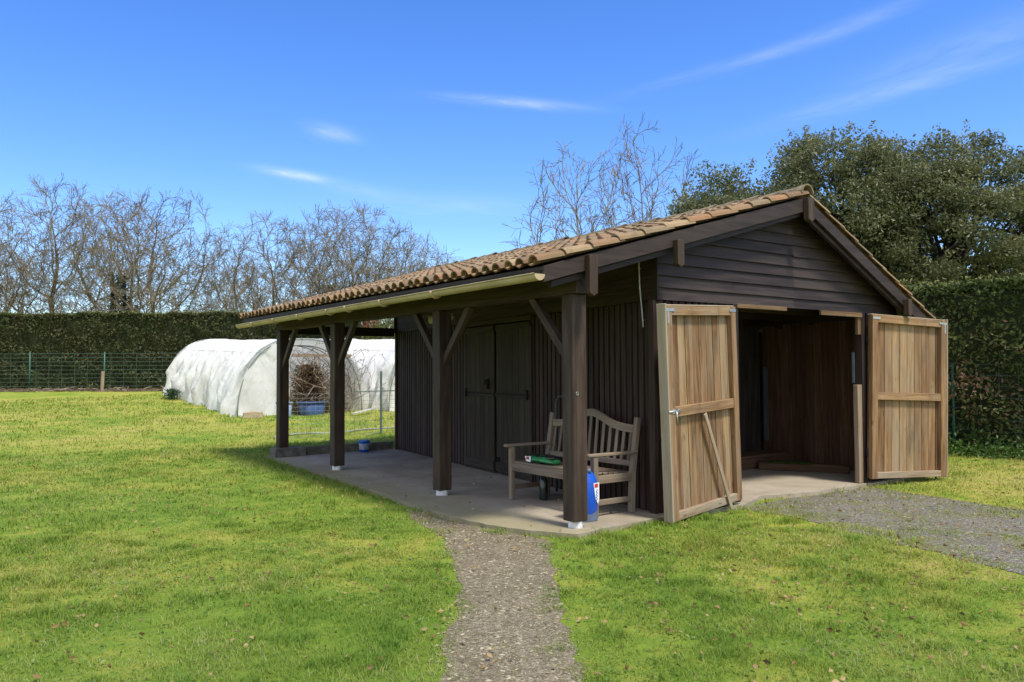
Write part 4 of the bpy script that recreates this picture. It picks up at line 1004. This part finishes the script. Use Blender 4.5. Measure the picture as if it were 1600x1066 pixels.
# ------------------------------------------------------------------ polytunnels
def tunnel(label, c, ax, length, hw, ht, seed, endfrac, loc_extra=None):
    t = thing('polytunnel', label, 'polytunnel', (c[0], c[1], float(G(*c))), 'white plastic polytunnels'); rg = np.random.default_rng(seed)
    a = np.array(ax)/np.hypot(*ax); s = np.array([a[1], -a[0]])
    nu, nv = int(length/.07), 66; hoop = 1.15; V = np.zeros((nu+1, nv+1, 3))
    UU, TT = np.meshgrid(length*np.arange(nu+1)/nu, math.pi*np.arange(nv+1)/nv, indexing='ij'); mir = np.where(TT > math.pi/2, math.pi-TT, TT)
    rdg = lambda a, b_, sd: 1-np.abs(2*vnoise(a+50, b_+50, 1, sd)-1)
    FN = .20*rdg(UU*2.0+mir*1.9+.3*np.sin(UU*2), mir*.7-UU*.35, seed+60)**2+.10*rdg(UU*4.4-mir*2.6, mir*1.5+UU*.5, seed+61)**2+.05*rdg(UU*3.1+mir*5.2, mir*2.2, seed+62)-.09
    for i in range(nu+1):
        u = length*i/nu; m = (u % hoop)/hoop; sag = .17*math.sin(math.pi*m)**.5
        for j in range(nv+1):
            th = math.pi*j/nv; cx = -math.cos(th); sz = math.sin(th)
            low = 1-sz
            fold = FN[i, j]*(.35+.65*low)
            k = 1-(sag*(.55+.45*abs(cx)))+fold*.75
            # straight-ish lower walls
            X = hw*math.copysign(abs(cx)**.82, cx)*k; Z = ht*(sz**.9)*(1-sag*.45+fold*.30)
            p = np.array(c)+a*u+s*X; V[i, j] = (p[0], p[1], float(G(p[0], p[1]))+Z-.02)
    idx = (np.arange(nu)[:, None]*(nv+1)+np.arange(nv)[None]).ravel(); F = np.stack([idx, idx+1, idx+nv+2, idx+nv+1], 1)
    np_mesh('cover', V.reshape(-1, 3), F, None, M_film, t, True)
    # hoops
    def hp(u, th, k=1.0):
        cx = -math.cos(th); p = np.array(c)+a*u+s*hw*k*math.copysign(abs(cx)**.82, cx); return (p[0], p[1], float(G(p[0], p[1]))+ht*k*math.sin(th)**.9)
    for u in (0.0, length):
        b = MB(); b.tube([hp(u, th, .985) for th in np.linspace(0.001, math.pi-.001, 31)], .018, 7); b.build('hoop', M_greywire, t)
    # end walls: near one covers part of the arch, far one all
    for u, fr in ((.02, endfrac), (length-.02, 1.0)):
        n = 26; V = []; cols = np.linspace(-1, -1+2*fr, n)
        for xx in cols:
            top = (max(0, 1-abs(xx)**(2/.82)))**.45 * ht
            for k in range(9):
                p = np.array(c)+a*(u+.03*math.sin(xx*14+k*.6)+.02*math.sin(xx*31))+s*hw*xx; V.append((p[0], p[1], float(G(p[0], p[1]))-.02+top*k/8))
        idx = (np.arange(n-1)[:, None]*9+np.arange(8)[None]).ravel(); np_mesh('end_wall', np.array(V), np.stack([idx, idx+9, idx+10, idx+1], 1), None, M_film, t, True)
    # guy strap along the flank
    b = MB(); pts = []
    for u in np.linspace(0, length, 40): pts.append(hp(u, .92, 1.0+.0*u))
    b.tube(pts, .006, 5); b.build('side_cord', M_greywire, t)
    return t, a, s, hp
T1, a1, s1, hp1 = tunnel('nearer white plastic polytunnel with wrinkled cover and half open front', (4.40, 18.75), (.045, 1), 12.2, 2.05, 2.42, 5, .40)
T2, a2, s2, hp2 = tunnel('second white polytunnel, mostly hidden behind the shed wall', (8.95, 17.6), (.045, 1), 12.0, 2.05, 2.42, 6, 1.0)
b = MB(); q0 = hp1(-.02, math.pi*.36); q1 = hp1(-.02, math.pi*.80); zb = q1[2]+.25
b.beam((*np.array((4.40, 18.75))+s1*(-.35)-a1*.03, 2.12), (*np.array((4.40, 18.75))+s1*1.62-a1*.03, 2.12), .06, .09); b.build('cross_bar', M_weather, T1)
b = MB()
for uu in (.35, .9, 1.6):
    b.tube([hp1(uu, th, .90) for th in np.linspace(0.001, math.pi-.001, 25)], .016, 6)
b.build('inner_hoop', M_greywire, T1)
# dead vines inside and spilling out of the open front
def dead_vine():
    c = np.array((4.55, 18.45)); t = thing('dried_vine', 'tangle of dry brown climbers hanging in the open tunnel front', 'plant', (c[0], c[1], float(G(*c)))); rg = np.random.default_rng(15); segs = []; z0 = float(G(*c))
    for k in range(150):
        xx = rg.uniform(-.5, 1.5); yy = rg.uniform(-.25, .9); p = np.array([*(c+s1*xx+a1*yy), z0]); d = np.array([rg.normal(0, .15), rg.normal(0, .15), 1.]); r = rg.uniform(.006, .014)
        top = rg.uniform(.8, 2.1) if xx < .55 else rg.uniform(.4, 1.9)
        while p[2]-z0 < top:
            w_ = (p[:2]-c); d = d+rg.normal(0, .26, 3)-.10*np.array([*(s1*(w_.dot(s1)-.45)), 0])-.10*np.array([*(a1*(w_.dot(a1)-.3)), 0]); d[2] = max(.3, d[2]); d /= np.linalg.norm(d); q = p+d*.13; segs.append((*p, *q, r, r*.97, 1)); p = q; r *= .98
        for m in range(int(rg.integers(3, 12))):
            d = d+rg.normal(0, .45, 3)+np.array([0, 0, -.35]); d /= np.linalg.norm(d); q = p+d*.11
            if q[2] < z0+.03: break
            segs.append((*p, *q, r, r*.95, 1)); p = q
    V, F = seg_mesh(np.array(segs), 4); np_mesh('stems', V, F, np.repeat(rg.uniform(0, 1, len(segs)), 8), leaf('dry_stem', [(.10, .065, .04), (.18, .125, .08), (.33, .26, .18)], trans=0), t)
    n = 5200; u = rg.normal(0, .30, n); C = np.stack([np.zeros(n)]*3, 1); hh = rg.uniform(.05, 1.55, n); wd = (1.25-hh*.55)
    xy = c[None]+s1[None]*(np.clip(rg.normal(0, .27, n), -.6, .6)*wd-.02)[:, None]+a1[None]*(rg.uniform(-.3, .7, n))[:, None]; C = np.stack([xy[:, 0], xy[:, 1], z0+hh], 1)
    V, F, rr = leaf_quads(C, .11, .045, rg.uniform(0, 1, n)); np_mesh('dead_foliage', V, F, rr, leaf('dry_brown_leaf', [(.07, .04, .022), (.12, .075, .042), (.19, .13, .08)], trans=.25), t)
dead_vine()
def tub(label, x, y, w, l, h, mat, rot, name='plastic_tub'):
    z = float(G(x, y)); t = thing(name, label, 'tub', (x, y, z)); cr, sr = math.cos(rot), math.sin(rot)
    def ring(k, zz, p=6):
        out = []
        for th in np.linspace(0, 2*math.pi, 25)[:-1]:
            cc, ss = math.cos(th), math.sin(th); u = k*w/2*math.copysign(abs(cc)**(2/p), cc); v = k*l/2*math.copysign(abs(ss)**(2/p), ss); out.append((x+u*cr-v*sr, y+u*sr+v*cr, z+zz))
        return out
    b = MB(); b.loft([ring(.82, .01), ring(.84, .03), ring(.97, h), ring(.94, h), ring(.80, .06)]); b.build('body', mat, t)
    b = MB(); b.loft([ring(.97, h-.05), ring(1.05, h-.045), ring(1.06, h+.005), ring(.95, h+.008)], cap=False); b.build('rim', mat, t)
tub('faded blue plastic tub in front of the dry climbers', 4.42, 18.0, .78, .55, .42, M_tub, .3)
tub('pale blue plastic tub half hidden behind the farthest porch post', 3.45, 17.75, .42, .36, .46, M_tub2, .1)
b = MB(); zz = float(G(2.5, 18.4)); b.prism([(2.35, 18.2, zz-.02), (2.92, 18.05, zz-.02), (2.90, 18.05, zz+.17), (2.62, 18.12, zz+.19), (2.37, 18.2, zz+.16)], (.05, .22, 0)); tag(b.build('stone_block', M_stone, None, .015), 'buff stone block lying at the tunnel front corner', 'stone')
b = MB(); zz = float(G(6, 17.3))
b.beam((5.3, 16.9, zz+.05), (6.2, 17.35, zz+.16), .12, .03); tag(b.build('loose_board', M_palegrey), 'pale grey board lying in front of the open tunnel', 'board')

# ------------------------------------------------------------------ fences
def wire_fence(label, pts, h, rows, postr, pm, wm, wr=.004, mesh=None, name='wire_fence'):
    x0, y0 = pts[0]; t = thing(name, label, 'fence', (x0, y0, float(G(x0, y0))))
    for x, y in pts:
        z = float(G(x, y)); b = MB(); b.tube([(x, y, z-.1), (x, y, z+h+.05)], postr, 8); b.build('post', pm, t)
    b = MB()
    for (xa, ya), (xb, yb) in zip(pts[:-1], pts[1:]):
        za, zb = float(G(xa, ya)), float(G(xb, yb))
        for r in rows: b.tube([(xa, ya, za+r), ((xa+xb)/2, (ya+yb)/2, (za+zb)/2+r-.012), (xb, yb, zb+r)], wr, 4, caps=False)
        if mesh:
            L = math.hypot(xb-xa, yb-ya)
            for k in range(int(L/mesh)):
                u = (k+.5)*mesh/L; x, y, z = xa+(xb-xa)*u, ya+(yb-ya)*u, za+(zb-za)*u; b.tube([(x, y, z+rows[0]), (x, y, z+rows[-1])], wr*.8, 4, caps=False)
    b.build('wire_mesh', wm, t)
wire_fence('dark green wire fence with thin posts in front of the far left hedge', [P(37.6, t) for t in (-33.5, -29.8, -26.2, -22.6, -19.1, -15.6, -12.2, -9)], 1.78, [.05+.19*k for k in range(10)], .032, M_green_paint, M_wire, .009, mesh=.6)
wire_fence('dark green wire fence standing against the right hedge', [(8.75, 8.6), (9.25, 6.1), (9.75, 3.5), (10.22, 1.3), (10.7, -1.1), (11.1, -3.4)], 1.62, [.05+.2*k for k in range(9)], .026, M_green_paint, M_wire, .004, mesh=.3)
wire_fence('thin rectangular mesh fence on the lawn behind the porch', [(1.33, 11.7), (3.62, 11.55), (5.9, 11.5)], 1.0, [.03+.098*k for k in range(11)], .014, M_green_paint, M_greywire, .0032, mesh=.105)
b = MB(); z = float(G(3.62, 11.55)); b.beam((3.62, 11.55, z-.1), (3.62, 11.55, z+1.5), .04, .04, (1, 0, 0)); b.tube([(2.9, 11.55, z+1.02), (5.9, 11.48, z+1.06)], .010, 6); b.tube([(3.62, 11.55, z+.03), (3.0, 11.1, z+.0)], .008, 6)
f = [o for o in bpy.data.objects if o.get('label', '').startswith('thin rectangular')][0]; b.build('stay_post', plain('grey_green_post', (.10, .15, .13), .6, .2, 8), f)
b = MB(); b.tube([(x, y, float(G(x, y))+.02+.015*math.sin(x*4)) for x, y in [(1.2+.32*k, 12.25+.10*math.sin(k*.8)+.035*k) for k in range(18)]], .02, 6); tag(b.build('garden_hose', M_hose), 'pale hose lying across the lawn behind the mesh fence', 'hose')
x, y = P(36.9, -18.85); z = float(G(x, y)); b = MB(); b.beam((x, y, z-.1), (x+.03, y, z+.92), .17, .13, (1, 0, 0)); tag(b.build('wooden_stake', M_weather, None, .01), 'short grey wooden stake in front of the left fence', 'stake')
# brush and sticks along the foot of the far hedge
def brush():
    rg = np.random.default_rng(19); segs = []
    for k in range(900):
        x, y = P(37.2+rg.normal(0, .22), rg.uniform(-34, -12)); z = float(G(x, y))+rg.uniform(.0, .16)*rg.uniform(0, 1); a = rg.uniform(0, 6.28); L = rg.uniform(.15, .9)
        segs.append((x, y, z, x+L*math.cos(a), y+L*.5*math.sin(a), z+rg.uniform(-.02, .12), rg.uniform(.008, .035), .008, 1))
    V, F = seg_mesh(np.array(segs), 5); o = np_mesh('brushwood', V, F, np.repeat(rg.uniform(0, 1, len(segs)), 10), leaf('brush_stick', [(.06, .04, .025), (.14, .10, .065), (.28, .22, .15)], trans=0))
    tag(o, 'sticks and dry brush strewn along the foot of the far hedge', 'brushwood', kind='stuff')
brush()

# ------------------------------------------------------------------ grass, leaves, gravel stones (uncountable)
def fan(n, d0, d1, rg, half=.74, power=1.0):
    u = rg.uniform(0, 1, n); d = d0*(d1/d0)**u if power == 1 else (d0**power+(d1**power-d0**power)*u)**(1/power)
    a = YAW+rg.uniform(-half, half, n); return CAM[0]+d*np.sin(a), CAM[1]+d*np.cos(a), d
SOLID = [[(1.1, -.02), (6.2, 0.0), (7.3, 8.5), (2.2, 8.5)]]
def blades():
    rg = np.random.default_rng(29); X = []; Y = []; D = []
    for n, d0, d1 in ((270000, 2.6, 9), (170000, 9, 18), (120000, 18, 38)):
        x, y, d = fan(n, d0, d1, rg, .74, 1.15); X.append(x); Y.append(y); D.append(d)
    x, y, d = map(np.concatenate, (X, Y, D)); jx, jy = (vnoise(x, y, 5, 1)-.5)*.34+rg.normal(0, .03, len(x)), (vnoise(x, y, 5, 2)-.5)*.34+rg.normal(0, .03, len(x))
    inp = inside(PATH, x+jx+rg.normal(0, .05, len(x)), y+jy+rg.normal(0, .05, len(x))); ind = inside(DRIVE, x+jx*3+rg.normal(0, .2, len(x)), y+jy*3+rg.normal(0, .2, len(x))); ins = inside(SLAB, x+rg.normal(0, .03, len(x))+jx*.15, y+rg.normal(0, .03, len(x)))
    pat = vnoise(x, y, 1.1, 3)*.6+vnoise(x, y, 3.7, 4)*.4
    strip = np.exp(-(((x-3.4-.10*y)/.42)**2))*(y < -.2)
    bare = vnoise(x, y, 2.6, 21)*.55+vnoise(x, y, 7.5, 22)*.45
    keep = ~ins & ~(inp & (rg.uniform(0, 1, len(x)) > .025)) & ~(ind & (rg.uniform(0, 1, len(x)) > .14+.85*np.clip((pat-.47)*6, 0, 1)+.6*strip*(pat > .36)))
    keep &= rg.uniform(0, 1, len(x)) < np.clip(.12+2.6*(bare-.22), .12, 1)
    x, y, d, pat = x[keep], y[keep], d[keep], pat[keep]; ind = ind[keep]; n = len(x)
    h = (.012+.028*vnoise(x, y, 1.6, 6)*rg.uniform(.5, 1.3, n)+.035*np.clip((vnoise(x, y, 6.5, 16)-.62)*4, 0, 1)*rg.uniform(.4, 1, n)+.018*(vnoise(x, y, .7, 9) > .62)*rg.uniform(0, 1, n))*np.where(ind, .6, 1)*np.clip(.8+d/28, 1, 1.9); w = .0030*np.clip(d/4.6, 1, 8)*rg.uniform(.8, 1.5, n)
    # taller uncut fringe by the slab, the doors and the hedge foot
    edge = (np.abs(x-1.8) < 1.7) & (y > -.55) & (y < .1); h = np.where(edge, h*1.5, h); fr = ((x < -.2) & (x > -.9) & (y > 1.2) & (y < 8.8)); h = np.where(fr, h*1.35, h)
    hr = (x > 8.3) & (y > -5); h = np.where(hr & (x > 10.1-.2*(y-1)), h*3.2, h); bk = (d > 42); h = np.where((y > 8.7) & (y < 9.6) & (x > .3) & (x < 3), h*2.0, h)
    a = rg.uniform(0, 6.283, n); lean = rg.uniform(.2, 2.1, n)*h; ca, sa = np.cos(a), np.sin(a); z = G(x, y)+.012*np.sin(x*1.3+.4*y)*np.cos(y*1.1-.3*x)*np.clip(((x-CAM[0])*FX+(y-CAM[1])*FY-17)/6, 0, 1)-.004
    bx, by = -sa*w/2, ca*w/2
    v0 = np.stack([x-bx, y-by, z], 1); v1 = np.stack([x+bx, y+by, z], 1); mx, my, mz = x+ca*lean*.35, y+sa*lean*.35, z+h*.62
    v2 = np.stack([mx+bx*.8, my+by*.8, mz], 1); v3 = np.stack([mx-bx*.8, my-by*.8, mz], 1); tipx, tipy, tz = x+ca*lean, y+sa*lean, z+h
    v4 = np.stack([tipx+bx*.12, tipy+by*.12, tz], 1); v5 = np.stack([tipx-bx*.12, tipy-by*.12, tz], 1)
    V = np.stack([v0, v1, v2, v3, v4, v5], 1).reshape(-1, 3); b6 = (np.arange(n)*6)[:, None]; F = np.concatenate([b6+np.array([[0, 1, 2, 3]]), b6+np.array([[3, 2, 4, 5]])], 0)
    rn = np.clip(rg.normal(.42, .23, n)+.55*(vnoise(x, y, 1.3, 8)-.5)-.35*np.clip((vnoise(x, y, 6.5, 16)-.62)*4, 0, 1)+.35*(rg.uniform(0, 1, n) > .91)+.12*np.clip((x-y-1)*.25, 0, 1), 0, 1)
    o = np_mesh('grass', V, F, np.repeat(rn, 6), M_grass); tag(o, 'short mossy lawn grass', 'grass', kind='stuff')
blades()
def broadleaf():
    rg = np.random.default_rng(37); n = 16000; x, y, d = fan(n, 2.6, 15, rg, .74, 1.2); k = ~inside(SLAB, x, y) & ~inside(PATH, x, y) & ~inside(DRIVE, x, y) & (rg.uniform(0, 1, n) < np.clip((vnoise(x, y, .9, 14)-.42)*5, 0, 1)); x, y = x[k], y[k]; n = len(x)
    V, F, rr = leaf_quads(np.stack([x, y, G(x, y)+rg.uniform(.012, .035, n)], 1), rg.uniform(.018, .042, n), rg.uniform(.012, .022, n), rg.uniform(0, 1, n), flat=.35)
    tag(np_mesh('clover', V, F, rr, leaf('clover_leaf', [(.09, .18, .03), (.14, .24, .04), (.21, .29, .08)], trans=.3)), 'low clover and weeds growing among the lawn grass', 'ground cover', kind='stuff')
broadleaf()
def fallen():
    rg = np.random.default_rng(33); n = 5200; x, y, d = fan(n, 2.6, 16, rg, .74, 1.3); k = ~inside([(1.1, -.02), (6.2, 0.0), (7.3, 8.5), (2.2, 8.5)], x, y) & (rg.uniform(0, 1, n) < np.where(inside(SLAB, x, y), .12, np.where(x > -.8, 1, .42))); x, y = x[k], y[k]; n = len(x)
    onsl = inside(SLAB, x, y); z = np.where(onsl, .056, G(x, y)+.024)
    V, F, rr = leaf_quads(np.stack([x, y, z+rg.uniform(0, .012, n)], 1), rg.uniform(.02, .055, n), rg.uniform(.015, .035, n), rg.uniform(0, 1, n), flat=.22)
    tag(np_mesh('fallen_leaves', V, F, rr, M_dead), 'dry brown leaves scattered over lawn and slab', 'leaves', kind='stuff')
fallen()
def stones(name, poly, n, mat, s0, s1_, seed, label, dmin=2.6):
    rg = np.random.default_rng(seed); xs = np.array([p[0] for p in poly]); ys = np.array([p[1] for p in poly]); m = n*6
    x = rg.uniform(xs.min(), xs.max(), m); y = rg.uniform(ys.min(), ys.max(), m); k = inside(poly, x+rg.normal(0, .05, m), y+rg.normal(0, .05, m)) & (np.hypot(x-CAM[0], y-CAM[1]) > dmin) & ~inside(SLAB, x, y); x, y = x[k][:n], y[k][:n]; n = len(x)
    s = s0*(s1_/s0)**(rg.uniform(0, 1, n)**2.2); base = np.array([[1, 0, 0], [.3, .9, .1], [-.8, .5, 0], [-.7, -.6, .05], [.4, -.9, 0], [.1, 0, .8], [-.2, .1, -.8]], float)
    B = base[None]+rg.normal(0, .16, (n, 7, 3)); B *= s[:, None, None]*np.array([1.25, .85, .42]); a = rg.uniform(0, 6.28, n); c, sn = np.cos(a)[:, None], np.sin(a)[:, None]
    X = B[..., 0]*c-B[..., 1]*sn*.75; Yv = B[..., 0]*sn+B[..., 1]*c*.75; V = np.stack([X+x[:, None], Yv+y[:, None], B[..., 2]+(G(x, y)+.005+s*.1)[:, None]], -1).reshape(-1, 3)
    tri = np.array([[i, (i+1) % 5, 5] for i in range(5)]+[[(i+1) % 5, i, 6] for i in range(5)]); F = ((np.arange(n)*7)[:, None, None]+tri[None]).reshape(-1, 3)
    tag(np_mesh(name, V, F, np.repeat(rg.uniform(0, 1, n), 7), mat), label, 'gravel', kind='stuff')
stones('path_stones', PATH, 15000, M_pebble, .004, .020, 41, 'small tan stones strewn over the garden path')
stones('drive_stones', DRIVE, 9000, M_chip, .005, .020, 43, 'small grey stone chips on the gravel drive')
def weeds():
    rg = np.random.default_rng(51); n = 9000; y = rg.uniform(-4.5, 8, n); x = 10.05-.19*(y-1)+rg.normal(0, .22, n); hh = rg.exponential(.10, n)
    V, F, rr = leaf_quads(np.stack([x, y, G(x, y)+.02+hh], 1), .09, .04, rg.uniform(0, 1, n)); tag(np_mesh('weeds', V, F, rr, leaf('weed_leaf', [(.03, .075, .012), (.06, .13, .02), (.11, .19, .035)], trans=.35)), 'rank green weeds along the foot of the right hedge', 'weeds', kind='stuff')
    n = 700; a = rg.uniform(0, 6.28, n); r = rg.exponential(.13, n); V, F, rr = leaf_quads(np.stack([2.52+r*np.cos(a), 28.0+r*np.sin(a)*2, G(2.5, 28.0)+rg.uniform(.02, .42, n)], 1), .16, .03, rg.uniform(0, 1, n))
    t = thing('weed_tuft', 'dark weed tuft at the foot of the nearer tunnel', 'plant', (2.52, 28.0, float(G(2.5, 28)))); np_mesh('foliage', V, F, rr, M_ivy, t)
weeds()
